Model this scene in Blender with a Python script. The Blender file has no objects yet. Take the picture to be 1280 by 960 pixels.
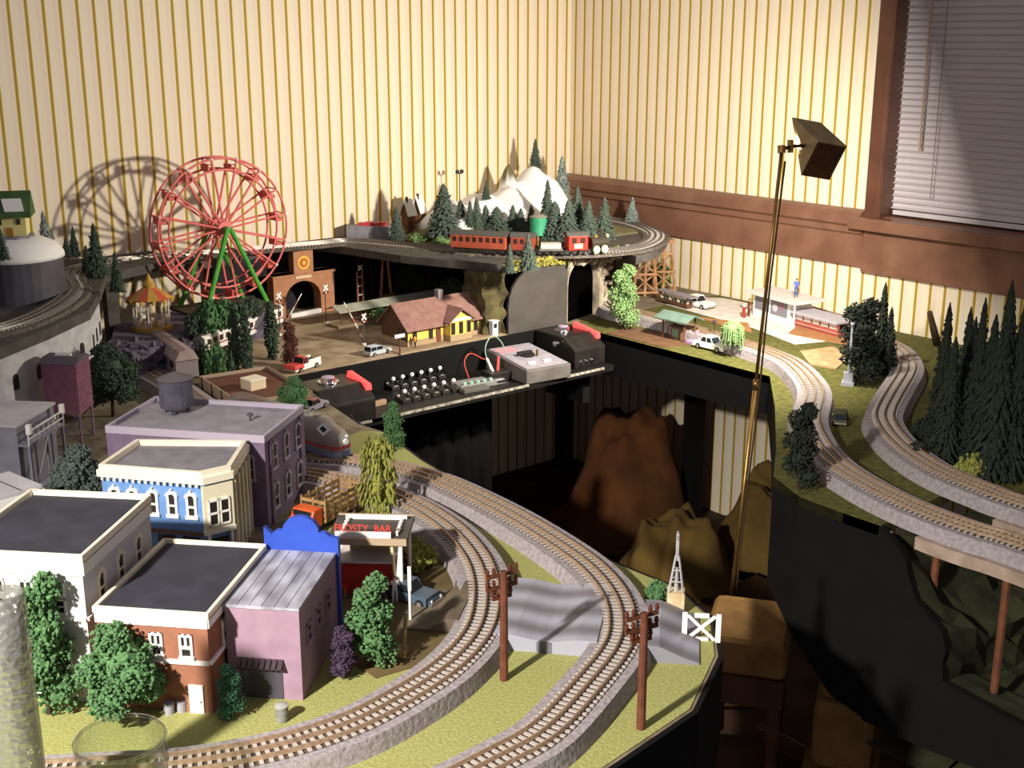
import bpy, bmesh, math, random
from mathutils import Vector as V, Matrix as MX
random.seed(7)
C = bpy.context.scene.collection
PI = math.pi
Z0 = .672                      # top of the layout tables above the floor

# ------------------------------------------------------------------ camera
FPX, PITCH, YAW, ROLL = 1545.662, .274, .693, .001
CAM = V((-68.474*.04, -75.172*.04, 1.40))
FW = V((math.sin(YAW)*math.cos(PITCH), math.cos(YAW)*math.cos(PITCH), -math.sin(PITCH)))
_r = V((math.cos(YAW), -math.sin(YAW), 0)); _u = _r.cross(FW)
RT = math.cos(ROLL)*_r + math.sin(ROLL)*_u
UP = -math.sin(ROLL)*_r + math.cos(ROLL)*_u
cd = bpy.data.cameras.new('camera'); co = bpy.data.objects.new('camera', cd); C.objects.link(co)
cd.sensor_width = 36; cd.lens = 36*FPX/1280; cd.clip_start = .02
m = MX.Identity(4)
for i in range(3):
    m[i][0], m[i][1], m[i][2], m[i][3] = RT[i], UP[i], -FW[i], CAM[i]
co.matrix_world = m
bpy.context.scene.camera = co

def ray(x, y): return FW + RT*((x-640)/FPX) + UP*((480-y)/FPX)
def at(x, y, z=Z0):
    d = ray(x, y); return CAM + d*((z-CAM.z)/d.z)
def aty(x, y, Y):
    d = ray(x, y); return CAM + d*((Y-CAM.y)/d.y)
def atx(x, y, X):
    d = ray(x, y); return CAM + d*((X-CAM.x)/d.x)
def proj(p):
    q = V(p)-CAM; z = q.dot(FW); return 640+FPX*q.dot(RT)/z, 480-FPX*q.dot(UP)/z
def topz(b, py):
    lo, hi = b.z, b.z+1
    for _ in range(40):
        mm = (lo+hi)/2
        if proj((b.x, b.y, mm))[1] > py: lo = mm
        else: hi = mm
    return lo
def mpp(p): return (V(p)-CAM).dot(FW)/FPX     # metres per pixel there

# ------------------------------------------------------------------ materials
def lin(c):
    if isinstance(c, str):
        c = [int(c[i:i+2], 16)/255 for i in (0, 2, 4)]
    return tuple((x/12.92 if x <= .04045 else ((x+.055)/1.055)**2.4) for x in c) + (1,)
MATS = {}
def mat(name, c, c2=None, scale=60, rough=.7, metal=0, emit=0, trans=0, bump=0, spec=.4, detail=4, ior=1.45, lo=.35, hi=.65):
    if name in MATS: return MATS[name]
    mt = bpy.data.materials.new(name); mt.use_nodes = True; nt = mt.node_tree
    b = nt.nodes['Principled BSDF']; c = lin(c)
    b.inputs['Base Color'].default_value = c
    b.inputs['Roughness'].default_value = rough; b.inputs['Metallic'].default_value = metal
    b.inputs['Specular IOR Level'].default_value = spec
    b.inputs['IOR'].default_value = ior
    if trans: b.inputs['Transmission Weight'].default_value = trans
    if emit:
        b.inputs['Emission Color'].default_value = c; b.inputs['Emission Strength'].default_value = emit
    if c2 is not None or bump:
        tc = nt.nodes.new('ShaderNodeTexCoord'); ns = nt.nodes.new('ShaderNodeTexNoise')
        ns.inputs['Scale'].default_value = scale; ns.inputs['Detail'].default_value = detail
        nt.links.new(tc.outputs['Object'], ns.inputs['Vector'])
        if c2 is not None:
            rp = nt.nodes.new('ShaderNodeValToRGB')
            rp.color_ramp.elements[0].position = lo; rp.color_ramp.elements[1].position = hi
            rp.color_ramp.elements[0].color = c; rp.color_ramp.elements[1].color = lin(c2)
            nt.links.new(ns.outputs['Fac'], rp.inputs['Fac']); nt.links.new(rp.outputs['Color'], b.inputs['Base Color'])
        if bump:
            bp = nt.nodes.new('ShaderNodeBump'); bp.inputs['Strength'].default_value = bump; bp.inputs['Distance'].default_value = .002
            nt.links.new(ns.outputs['Fac'], bp.inputs['Height']); nt.links.new(bp.outputs['Normal'], b.inputs['Normal'])
    MATS[name] = mt
    return mt

def wallpaper(name, axis, off):
    """vertical pinstripes, 4 cm apart, gold with a yellow edge on cream"""
    mt = bpy.data.materials.new(name); mt.use_nodes = True; nt = mt.node_tree; L = nt.links
    b = nt.nodes['Principled BSDF']; b.inputs['Roughness'].default_value = .75; b.inputs['Specular IOR Level'].default_value = .2
    tc = nt.nodes.new('ShaderNodeTexCoord'); sp = nt.nodes.new('ShaderNodeSeparateXYZ')
    L.new(tc.outputs['Object'], sp.inputs[0])
    def mth(op, a, bb=None):
        n = nt.nodes.new('ShaderNodeMath'); n.operation = op
        if hasattr(a, 'links'): L.new(a, n.inputs[0])
        else: n.inputs[0].default_value = a
        if bb is not None:
            if hasattr(bb, 'links'): L.new(bb, n.inputs[1])
            else: n.inputs[1].default_value = bb
        return n.outputs[0]
    u = mth('MULTIPLY', mth('ADD', sp.outputs[axis], off), 1/.04)
    f = mth('FRACT', mth('ADD', u, 400.5))           # stripe centre at .5
    rp = nt.nodes.new('ShaderNodeValToRGB'); e = rp.color_ramp; e.interpolation = 'LINEAR'
    cream, pink, yel, gold, edge = 'efe2cb', 'ecdac8', 'f1e6bf', 'a98a3c', 'd8c074'
    stops = [(0, cream), (.10, pink), (.30, pink), (.37, yel), (.41, edge), (.44, gold), (.56, gold), (.59, edge), (.63, yel), (.70, cream), (1, cream)]
    e.elements[0].position = 0; e.elements[0].color = lin(stops[0][1]); e.elements[1].position = 1; e.elements[1].color = lin(stops[-1][1])
    for p, c in stops[1:-1]:
        x = e.elements.new(p); x.color = lin(c)
    L.new(f, rp.inputs['Fac']); L.new(rp.outputs['Color'], b.inputs['Base Color'])
    return mt

# ------------------------------------------------------------------ mesh builder
class MB:
    def __init__(s): s.v = []; s.f = []; s.mi = []; s.cm = 0
    def add(s, vs, fs, T=None):
        o = len(s.v)
        s.v += [tuple(T @ V(v)) if T else tuple(v) for v in vs]
        s.f += [[i+o for i in f] for f in fs]; s.mi += [s.cm]*len(fs)
        return s
    def box(s, x0, x1, y0, y1, z0, z1, T=None):
        return s.add([(x0,y0,z0),(x1,y0,z0),(x1,y1,z0),(x0,y1,z0),(x0,y0,z1),(x1,y0,z1),(x1,y1,z1),(x0,y1,z1)],
              [(3,2,1,0),(4,5,6,7),(0,1,5,4),(1,2,6,5),(2,3,7,6),(3,0,4,7)], T)
    def cbox(s, c, sx, sy, sz, T=None):
        return s.box(c[0]-sx/2, c[0]+sx/2, c[1]-sy/2, c[1]+sy/2, c[2]-sz/2, c[2]+sz/2, T)
    def prism(s, poly, z0, z1, T=None):
        n = len(poly)
        vs = [(p[0],p[1],z0) for p in poly]+[(p[0],p[1],z1) for p in poly]
        return s.add(vs, [list(range(n))[::-1], list(range(n,2*n))]+[(i,(i+1)%n,n+(i+1)%n,n+i) for i in range(n)], T)
    def prismy(s, poly, y0, y1, T=None):      # poly in (x, z)
        n = len(poly)
        vs = [(p[0],y0,p[1]) for p in poly]+[(p[0],y1,p[1]) for p in poly]
        return s.add(vs, [list(range(n)), list(range(n,2*n))[::-1]]+[(i,n+i,n+(i+1)%n,(i+1)%n) for i in range(n)], T)
    def prismx(s, poly, x0, x1, T=None):      # poly in (y, z)
        n = len(poly)
        vs = [(x0,p[0],p[1]) for p in poly]+[(x1,p[0],p[1]) for p in poly]
        return s.add(vs, [list(range(n))[::-1], list(range(n,2*n))]+[(i,(i+1)%n,n+(i+1)%n,n+i) for i in range(n)], T)
    def tube(s, pts, r, n=8, cap=True, r2=None):
        pts = [V(p) for p in pts]; N = len(pts); vs = []; fs = []
        t = (pts[1]-pts[0]).normalized(); a = t.orthogonal().normalized()
        for i, p in enumerate(pts):
            if i == 0: tt = (pts[1]-pts[0])
            elif i == N-1: tt = (pts[-1]-pts[-2])
            else: tt = (pts[i+1]-pts[i-1])
            tt.normalize(); a = (a - tt*a.dot(tt)); a.normalize(); bb = tt.cross(a)
            rr = r if not isinstance(r, (list, tuple)) else r[i]
            if r2 is not None: rr = r+(r2-r)*i/(N-1)
            for k in range(n):
                q = 2*PI*k/n; vs.append(p+a*(rr*math.cos(q))+bb*(rr*math.sin(q)))
        for i in range(N-1):
            for k in range(n): fs.append((i*n+k, i*n+(k+1)%n, (i+1)*n+(k+1)%n, (i+1)*n+k))
        if cap: fs += [list(range(n))[::-1], list(range((N-1)*n, N*n))]
        return s.add(vs, fs)
    def cyl(s, p, q, r, r2=None, n=12): return s.tube([p, q], r, n, True, r if r2 is None else r2)
    def lathe(s, prof, n=16, c=(0,0,0), T=None, close=True):
        vs = []; fs = []; N = len(prof)
        for r, z in prof:
            for k in range(n): vs.append((c[0]+r*math.cos(2*PI*k/n), c[1]+r*math.sin(2*PI*k/n), c[2]+z))
        for i in range(N-1):
            for k in range(n): fs.append((i*n+k, i*n+(k+1)%n, (i+1)*n+(k+1)%n, (i+1)*n+k))
        if close: fs += [list(range(n))[::-1], list(range((N-1)*n, N*n))]
        return s.add(vs, fs, T)
    def ball(s, c, r, n=8, sz=1, T=None):
        k = max(4, n//2+1)
        return s.lathe([(r*math.sin(PI*i/k)+1e-5, -r*sz*math.cos(PI*i/k)) for i in range(k+1)], n, c, T)
    def blob(s, c, r, rnd):
        """a small irregular leafy crumb (8 faces)"""
        d = [V((1,0,0)),V((-1,0,0)),V((0,1,0)),V((0,-1,0)),V((0,0,1)),V((0,0,-1))]
        q = MX.Rotation(rnd.uniform(0,6.28), 3, V((rnd.uniform(-1,1),rnd.uniform(-1,1),rnd.uniform(-1,1)+.01)).normalized())
        vs = [V(c)+(q@x)*(r*rnd.uniform(.6,1.35)) for x in d]
        return s.add(vs, [(0,2,4),(2,1,4),(1,3,4),(3,0,4),(2,0,5),(1,2,5),(3,1,5),(0,3,5)])
    def sweep(s, prof, path, closed=True, cap=True, up=V((0,0,1))):
        """prof: (lateral, up) pairs swept along a 3-D path that stays level enough"""
        path = [V(p) for p in path]; n = len(prof); N = len(path); vs = []; fs = []
        for i, p in enumerate(path):
            t = path[min(i+1,N-1)]-path[max(i-1,0)]; t.normalize()
            l = up.cross(t); l.normalize()
            for a, b in prof: vs.append(p+l*a+up*b)
        m_ = n if closed else n-1
        for i in range(N-1):
            for k in range(m_): fs.append((i*n+k, i*n+(k+1)%n, (i+1)*n+(k+1)%n, (i+1)*n+k))
        if cap and closed: fs += [list(range(n))[::-1], list(range((N-1)*n, N*n))]
        return s.add(vs, fs)
    def build(s, name, mt=None, parent=None, smooth=False, bevel=0, loc=None, rz=0, seg=2):
        me = bpy.data.meshes.new(name); me.from_pydata(s.v, [], s.f)
        ms = mt if isinstance(mt, (list, tuple)) else [mt]
        for x in ms: me.materials.append(x)
        if len(ms) > 1: me.polygons.foreach_set('material_index', s.mi)
        bm = bmesh.new(); bm.from_mesh(me); bmesh.ops.recalc_face_normals(bm, faces=bm.faces)
        if bevel:
            bmesh.ops.remove_doubles(bm, verts=bm.verts, dist=1e-6)
            bmesh.ops.bevel(bm, geom=bm.edges[:], offset=bevel, segments=seg, profile=.6, affect='EDGES', clamp_overlap=True)
        bm.to_mesh(me); bm.free()
        if smooth: me.polygons.foreach_set('use_smooth', [True]*len(me.polygons))
        me.update()
        o = bpy.data.objects.new(name, me); C.objects.link(o)
        if parent: o.parent = parent
        if loc is not None: o.location = loc
        if rz: o.rotation_euler = (0,0,rz)
        return o

def tag(o, label, cat, group=None, kind=None):
    if label: o['label'] = label
    if cat: o['category'] = cat
    if group: o['group'] = group
    if kind: o['kind'] = kind
    return o
def thing(name, label, cat, loc=(0,0,0), rz=0, group=None):
    o = bpy.data.objects.new(name, None); C.objects.link(o); o.empty_display_size = .02
    o.location = loc; o.rotation_euler = (0,0,rz)
    return tag(o, label, cat, group)
def struct(o): o['kind'] = 'structure'; return o
def dup(root, loc, rz, label, group=None, scale=None):
    r = root.copy(); C.objects.link(r); r.location = loc; r.rotation_euler = (0,0,rz)
    r['label'] = label
    if group: r['group'] = group
    if scale: r.scale = scale
    for ch in list(root.children):
        c = ch.copy(); C.objects.link(c); c.parent = r
        for g in list(ch.children):
            d = g.copy(); C.objects.link(d); d.parent = c
    return r
def smoothpath(pts, step):
    """Catmull-Rom through the points, resampled at equal steps"""
    pts = [V(p) for p in pts]; P = [pts[0]*2-pts[1]]+pts+[pts[-1]*2-pts[-2]]; out = []
    for i in range(1, len(P)-2):
        a, b, c, d = P[i-1], P[i], P[i+1], P[i+2]
        for k in range(24):
            t = k/24
            out.append(.5*((2*b)+(c-a)*t+(2*a-5*b+4*c-d)*t*t+(3*b-a-3*c+d)*t**3))
    out.append(pts[-1])
    for _ in range(30):                      # relax the kinks of hand-picked points
        out = [out[0]]+[(out[i-1]+out[i]*2+out[i+1])/4 for i in range(1,len(out)-1)]+[out[-1]]
    res = [out[0]]; acc = 0
    for i in range(1, len(out)):
        d = (out[i]-out[i-1]).length
        while acc+d >= step:
            t = (step-acc)/d; q = out[i-1].lerp(out[i], t); res.append(q)
            out[i-1] = q; d = (out[i]-q).length; acc = 0
        acc += d
    return res
# ------------------------------------------------------------------ room
wp_b = wallpaper('wallpaper_back', 0, .0198); wp_r = wallpaper('wallpaper_right', 1, .0214)
def panel_wall(name, b, mt):
    o = b.build(name, mt); struct(o); return o
panel_wall('wall_back', MB().box(-4.2, .1, 0, .1, -.02, 2.5), wp_b)
# right wall with a window opening
wy0, wy1, wz0, wz1 = -2.02, -1.185, .955, 2.15
b = MB(); b.box(0, .1, wy1, 0, -.02, 2.5); b.box(0, .1, -4.2, wy0, -.02, 2.5); b.box(0, .1, wy0, wy1, -.02, wz0); b.box(0, .1, wy0, wy1, wz1, 2.5)
panel_wall('wall_right', b, wp_r)
carpet = mat('floor_boards', '4a2f1c', '2e1d12', 9, .7)
struct(MB().box(-4.2, .1, -4.2, .1, -.05, 0).build('floor', carpet))
wood = mat('rail_wood', '86604e', '745040', 14, .32, bump=.1, spec=.5)
wood2 = mat('casing_wood', '684434', '58382a', 14, .35, spec=.5)
# chair rail: bead above, flat board below
prof = [(0,.824),(-.014,.824),(-.014,.905),(-.022,.912),(-.022,.926),(-.034,.934),(-.034,.958),(-.026,.966),(-.014,.972),(0,.972)]
bb = MB(); bb.add([(x,y,z) for y in (0,-1.142) for x,z in prof], [list(range(10)), list(range(10,20))]+[(i,10+i,10+(i+1)%10,(i+1)%10) for i in range(10)])
struct(bb.build('trim_1', wood))
# window: casing, sill, apron, sash and glass
t = struct(thing('window_1', None, None))
MB().box(-.022, .0, -1.185, -1.145, .945, 2.2).build('casing', wood2, t, bevel=.003)
MB().box(-.022, .0, -2.06, -2.02, .945, 2.2).build('casing', wood2, t, bevel=.003)
MB().box(-.05, -.0005, -2.09, -1.115, .925, .957).build('sill', wood, t, bevel=.004); MB().box(-.002, .1, -2.0119, -1.1931, .9551, .959).build('stool', wood, t)
MB().box(-.016, -.0, -2.07, -1.142, .812, .925).build('apron', wood, t, bevel=.003)
fr = MB()
for y0, y1, z0, z1 in ((-1.225,-1.185,.955,2.15),(-2.02,-1.98,.955,2.15),(-1.98,-1.225,.955,1.0),(-1.98,-1.225,1.52,1.56),(-1.98,-1.225,2.10,2.15)):
    fr.box(.055, .085, y0, y1, z0, z1)
fr.build('sash', wood2, t)
MB().box(.068, .072, -1.98, -1.225, 1.0, 2.1).build('pane', mat('night_glass', '0a0c14', rough=.05, spec=.6), t)
b = MB().box(-.0225,.1,-1.193,-1.1853,.9575,2.1499).box(-.0225,.1,-2.0197,-2.012,.9575,2.1499); b.build('jamb', wood2, t)
# blind
bl = thing('window_blind', 'white horizontal slat blind closed over the window at right', 'blind', (.03, -1.6, .964))
slat = mat('blind_slat', 'd0c8cc', rough=.45, spec=.4)
sb = MB(); h = .0158; n = 74
for i in range(n):
    z = .022+i*h
    sb.add([(-.006,-.41,z-.007),(.002,-.41,z-.002),(.004,-.41,z+.008),(-.006,.413,z-.007),(.002,.413,z-.002),(.004,.413,z+.008),
            (-.0066,-.41,z-.0064),(.0014,-.41,z-.0014),(.0034,-.41,z+.0086),(-.0066,.413,z-.0064),(.0014,.413,z-.0014),(.0034,.413,z+.0086)],
           [(0,1,4,3),(1,2,5,4),(6,9,10,7),(7,10,11,8),(0,3,9,6),(2,8,11,5),(0,6,7,1),(1,7,8,2),(3,4,10,9),(4,5,11,10)])
sb.build('slats', slat, bl)
MB().box(-.009, .007, -.41, .40, .0, .012).build('bottom_rail', slat, bl, bevel=.002)
MB().box(-.012, .012, -.415, .41, 1.185, 1.188).build('head_rail', slat, bl)
def wallpt(x, y, X): p = atx(x, y, X); return p-V((.03,-1.6,.962))
w1 = wallpt(1150, 190, .012); w0 = wallpt(1166, 0, .012)
d = (w0-w1)
MB().cyl(w1+V((-.004,0,0)), w1+d*1.6+V((-.004,0,0)), .003, n=6).build('tilt_wand', mat('wand', 'b59a86', rough=.3), bl)
c1 = wallpt(1163, 250, .012); c0 = wallpt(1186, 0, .012); d = c0-c1
MB().cyl(c1+V((-.002,0,0)), c1+d*1.6+V((-.002,0,0)), .0012, n=5).build('ladder_cord', mat('cord', '8d8279', rough=.8), bl)

# ------------------------------------------------------------------ layout tables
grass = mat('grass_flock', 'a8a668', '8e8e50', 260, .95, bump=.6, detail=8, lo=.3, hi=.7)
soil = mat('soil_ground', '8a7d68', '675b49', 30, .95, bump=.4, detail=8)
black = mat('black_board', '0c0c0b', '080808', 20, .85, spec=.25)
blackcloth = mat('black_cloth', '0d0d0d', rough=.95, spec=.1)
plywood = mat('ply', '8a6b48', '6d5236', 18, .8)
E_left = [(-1.43,-.655),(-1.50,-1.05),(-1.49,-1.12),(-1.53,-1.3),(-1.557,-1.5),(-1.580,-1.726),(-1.575,-1.871),(-1.570,-1.956),(-1.605,-2.05),(-1.674,-2.119),(-1.792,-2.185),(-1.945,-2.206),(-3.0,-2.21)]
def table(name, label, poly, front, drop, legs, mt, group=None):
    t = thing(name, label, 'table', (0,0,0))
    MB().prism(poly, Z0-.018, Z0).build('tabletop', mt, t)
    if front:
        fb = MB(); n = len(front)
        for i in range(n-1):
            (x0,y0,b0),(x1,y1,b1) = front[i], front[i+1]
            d = V((x1-x0,y1-y0,0)).normalized(); nn = V((d.y,-d.x,0))*.006
            fb.add([(x0,y0,b0),(x1,y1,b1),(x1,y1,Z0-.001),(x0,y0,Z0-.001),(x0-nn.x,y0-nn.y,b0),(x1-nn.x,y1-nn.y,b1),(x1-nn.x,y1-nn.y,Z0-.001),(x0-nn.x,y0-nn.y,Z0-.001)],
                   [(0,1,2,3),(7,6,5,4),(0,4,5,1),(3,2,6,7),(1,5,6,2),(0,3,7,4)])
        fb.build('fascia', black, t)
    for x, y in legs: MB().box(x-.022, x+.022, y-.022, y+.022, 0, Z0-.018).build('leg', black, t)
    return t
polyL = [(-3.0,-2.21),(-3.0,-.655)]+E_left[:-1]
T_L = table('layout_table', 'left arm of the model railway table, grassed, with rounded black-edged end', polyL,
      [(x,y,Z0-.14) for x,y in E_left], .14, [(-2.9,-2.1),(-2.9,-.8),(-1.75,-1.95),(-1.65,-.9)], soil)
polyB = [(-3.0,-.65),(-3.0,-.004),(-.004,-.004),(-.004,-.65)]
T_B = table('layout_table', 'back run of the model railway table along the striped wall', polyB,
      [(-.6,-.651,Z0-.13),(-1.43,-.651,Z0-.13)], .13, [(-2.9,-.1),(-.1,-.1),(-1.3,-.1)], soil)
E_right = [(-.6,-.655),(-.6,-1.33),(-.785,-1.493),(-.987,-1.658),(-1.11,-1.75),(-1.155,-1.84),(-1.16,-1.93),(-1.16,-2.0)]
polyR = [(-.004,-.655)]+E_right+[(-.93,-1.985),(-.86,-2.06),(-.72,-2.1),(-.62,-2.3),(-.6,-2.9),(-.004,-2.9)]
fr_b = [Z0-.112,Z0-.09,.545,.51,.475,.425,.35,.335]
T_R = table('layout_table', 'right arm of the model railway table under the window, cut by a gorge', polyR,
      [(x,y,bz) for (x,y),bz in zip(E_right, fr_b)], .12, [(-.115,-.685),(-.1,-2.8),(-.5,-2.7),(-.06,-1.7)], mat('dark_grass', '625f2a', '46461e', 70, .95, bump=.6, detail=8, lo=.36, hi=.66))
# gorge side: black profile board and the rock behind it
prof = [(-2.0,Z0-.001),(-2.03,.655),(-2.05,.635),(-2.062,.60),(-2.075,.574),(-2.10,.556),(-2.123,.539),(-2.132,.51),(-2.128,.488),(-2.133,.461),(-2.3,.44),(-2.6,.42),(-2.6,.30),(-2.222,.349),(-2.116,.338),(-2.0,.335)]
MB().prismx(prof, -1.166, -1.154).build('fascia', black, T_R)
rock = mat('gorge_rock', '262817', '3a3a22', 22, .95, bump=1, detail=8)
rb = MB(); rp_ = prof[:12]; nx = 14; vs = []; fs = []
for j in range(nx+1):
    x = -1.154+j*(.56/nx)
    for i, (y, z) in enumerate(rp_):
        k = 0 if j == 0 else .012
        zz = z-.004-.012*min(j,3)+random.uniform(-k,k)
        if j > 9: zz += (j-9)*.045*(1 if i > 2 else 0)
        vs.append((x, y+random.uniform(-k,k), min(zz, Z0-.012)))
for j in range(nx):
    for i in range(len(rp_)-1):
        a = j*len(rp_)+i; fs.append((a, a+1, a+1+len(rp_), a+len(rp_)))
rb.add(vs, fs)
nv = len(rb.v); rb.v += [(v[0], v[1], .29) for v in rb.v[:nv]]
rb.f += [[i+nv for i in f][::-1] for f in fs]; rb.mi += [0]*len(fs)
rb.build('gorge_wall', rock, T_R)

def patch(name, label, poly, h, mt, cat='ground', z=Z0):
    o = MB().prism([(p[0],p[1]) for p in poly], z-.002, z+h).build(name, mt)
    return tag(o, label, cat)
def px_poly(pts, z=Z0): return [at(x, y, z) for x, y in pts]
gm = [at(0,790),at(0,960)+V((0,-.12,0)),(-3.0,-1.75,0),(-3.0,-2.2,0)]
inner = [(-2.97,-1.3),(-2.97,-2.205)]+[(-1.947,-2.203),(-1.794,-2.182),(-1.677,-2.116),(-1.609,-2.048),(-1.574,-1.955),(-1.579,-1.871),(-1.584,-1.726),(-1.561,-1.5),(-1.534,-1.3),(-1.494,-1.12),(-1.52,-1.09),(-1.62,-1.12),(-1.72,-1.2),(-1.85,-1.42),(-1.98,-1.5),(-2.1,-1.6),(-2.3,-1.55),(-2.5,-1.3)]
patch('grass_mat', 'yellow-green grass mat around the two curved tracks on the left table', inner, .0015, grass, 'grass')
lot = mat('drive_in_lot', '6f5d3c', '584a2c', 25, .9, bump=.3, detail=6)
patch('dirt_lot', 'brown dirt lot inside the inner curve around the drive-in', px_poly([(430,640),(500,632),(545,660),(580,700),(592,745),(580,790),(520,835),(470,850),(440,830),(420,740)]), .003, lot, 'ground')
yard = mat('yard_sand', 'ac9a80', '8a755a', 22, .92, bump=.3, detail=6)
patch('dirt_yard', 'tan dirt yard in front of the station, up to the black control shelf', [(-1.42,-.649),(-.8,-.649),(-.8,-.3),(-.95,-.14),(-1.3,-.14),(-1.48,-.35),(-1.55,-.649)], .0015, yard)
# ------------------------------------------------------------------ railway tracks
ballast = mat('grey_roadbed', 'a39a9c', '8b8284', 160, .85, bump=.8, detail=3)
tie_m = mat('tie', 'b0a8a2', rough=.8)
rail_m = mat('rail', 'c4a88c', 'a88e76', 200, .38, metal=.5, spec=.5)
TIE = MB().box(-.0022,.0022,-.0235,.0235,0,.0022)
tie_proto = TIE.build('tie', tie_m); tie_mesh = tie_proto.data; bpy.data.objects.remove(tie_proto)
RB_H = .021
def track(name, label, pts, mtb=ballast, ties='parts', group='model railway tracks', base=.041, top=.035, bed_h=RB_H, rm=None):
    """pts: 3-D points of the middle rail's foot on the ground"""
    t = thing(name, label, 'track', (0,0,0), 0, None)
    path = smoothpath(pts, .0048)
    if ties == 'parts': MB().sweep([(-.0236,bed_h-.001),(-.0236,bed_h+.0004),(.0236,bed_h+.0004),(.0236,bed_h-.001)], path[::2]+[path[-1]]).build('tie_bed', mat('tie_bed','4e4037','5e4e42',150,.9), t)
    MB().sweep([(-base,0),(-top,bed_h),(top,bed_h),(base,0)], path[::2]+[path[-1]]).build('roadbed', mtb, t)
    for off in (-.0162, 0, .0162):
        MB().sweep([(off-.0014,bed_h+.0018),(off-.0009,bed_h+.0066),(off+.0009,bed_h+.0066),(off+.0014,bed_h+.0018)], path).build('rail', rm or rail_m, t, smooth=False)
    cen = []
    for i in range(1, len(path)-1, 2):
        d = (path[i+1]-path[i-1]); a = math.atan2(d.y, d.x); cen.append((path[i], a))
    vis = lambda p: (lambda q: -20 < q[0] < 1300 and -20 < q[1] < 990)(proj(p))
    cen.sort(key=lambda c: (not vis(c[0]), (c[0]-CAM).length))
    lone = cen[:100] if ties == 'parts' else []
    for p, a in lone:
        o = bpy.data.objects.new('tie', tie_mesh); C.objects.link(o); o.parent = t
        o.location = p+V((0,0,bed_h-.0003)); o.rotation_euler = (0,0,a)
    if len(cen) > len(lone):
        b = MB()
        for p, a in cen[len(lone):]:
            b.box(-.0022,.0022,-.0235,.0235,bed_h-.0003,bed_h+.0018, MX.Translation(p) @ MX.Rotation(a,4,'Z'))
        o = b.build('ties', tie_m, t); o['kind'] = 'stuff'
    return t
def rail_px(L, dz=.027, z=Z0):
    """pixels of the middle rail's head on the photo -> points of the roadbed's foot"""
    return [at(x, y, z+dz)-V((0,0,dz)) for x, y in L]
A = rail_px([(40,951),(120,957),(215,952),(330,933),(430,903),(500,868),(560,828),(598,785),(608,745),(604,712),(590,685),(565,658),(530,634),(495,617),(460,604),(420,595),(375,588)])
A = [V((-2.62,-1.72,Z0)), V((-2.45,-1.85,Z0))]+A[1:]
track('railway_track', 'inner of the two front tracks, curving tightly round the drive-in lot', A)
B = rail_px([(625.6,941),(682.5,908),(735,852),(770,808),(778,778),(771,745),(747.5,713),(710,683),(640,640),(560,601),(520,588),(480,577),(430,570),(375,565)])
B = [B[0]+V((-.22,.02,0)), B[0]+V((-.1,-.003,0))]+B+[at(330,556), at(270,530), at(235,505), at(205,485), at(170,468)]
track('railway_track', 'outer of the two front tracks, sweeping past the silver derrick tower at the table end', B)
Cc = rail_px([(1280,676),(1230,661),(1185,646),(1135,626),(1085,601),(1042,573),(1020,545),(1012,520),(1019,490),(1010,470),(990,451),(970,441),(940,430),(905,420),(870,409),(835,398),(800,389),(770,384)])
Cc = [Cc[0]+V((-.02,-.3,0))]+Cc+[at(750,381), at(735,378)]
track('railway_track', 'left of the two right-hand tracks, winding from the tunnel to the plank bridge', Cc)
D = rail_px([(1280,625),(1235,609),(1185,589),(1147,567),(1122,546),(1108,527),(1106,512),(1119,487),(1133,464),(1134,450),(1122,433),(1100,421)])
D = [D[0]+V((-.0,-.3,0))]+D+[at(1070,413), at(1040,405), at(1000,393)]
track('railway_track', 'right of the two right-hand tracks, bending beside the dark evergreen grove', D)
# spur along the wall at the right and siding by the shelter
# upper deck line
ZU = .852
def up(x, y, z): return at(x, y, z)
U = [(-2.16,-.72,.872),(-2.035,-.685,.872),(-1.93,-.60,.872),(-1.845,-.49,.872),(-1.795,-.39,.872),(-1.765,-.28,.872),(-1.70,-.165,.871),(-1.58,-.095,.866),(-1.42,-.08,.858),(-1.22,-.08,.853),(-1.02,-.11,.852),up(440,304,ZU),up(500,309,ZU),up(560,314,ZU),up(620,318,ZU),up(680,320,ZU),up(740,319,ZU),up(790,314,ZU),up(815,305,ZU),up(820,296,ZU),up(807,288,ZU),up(785,281,ZU),up(760,277,ZU),(-.16,-.11,ZU),(-.3,-.07,ZU),(-.45,-.06,ZU)]
grime = mat('dark_roadbed', '6e655c', '4e463e', 120, .9)
track('railway_track', 'upper track on the high deck, looping round the snowy mountain', U, mtb=grime, ties='stuff', bed_h=.006, base=.04, top=.036, rm=mat('rail_grey','9a928c','7c746e',200,.35,metal=.6))

# plank decks where the right-hand tracks leave the ground
deckm = mat('bridge_deck', 'b09a8c', '94806f', 40, .7)
post_m = mat('bridge_post', '7a4a30', '5f3a26', 40, .7)
def bridge(label, pts, posts):
    t = thing('railway_bridge', label, 'bridge')
    p = smoothpath(pts, .02)
    MB().sweep([(-.05,-.020),(-.05,-.0005),(.05,-.0005),(.05,-.020)], p).build('deck', deckm, t)
    for (a, bz) in posts: MB().cyl((a.x,a.y,bz), (a.x,a.y,Z0-.02), .0062, n=8).build('post', post_m, t)
    return t
def cut(path, ymax): return [p for p in path if p.y < ymax]
pc = smoothpath(Cc, .02); pd = smoothpath(D, .02)
bc = cut(pc, -2.025); bd = cut(pd, -2.06)
q1 = at(1183,680,Z0-.02); q2 = at(1273,712,Z0-.02)
bridge('pale plank bridge carrying the left track over the gorge on brown posts', bc, [(q1+V((.01,.02,0)), .50), (q2+V((.01,.02,0)), .44)])
bridge('pale plank bridge behind the post bridge, carrying the right track over the gorge', bd, [])

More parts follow.
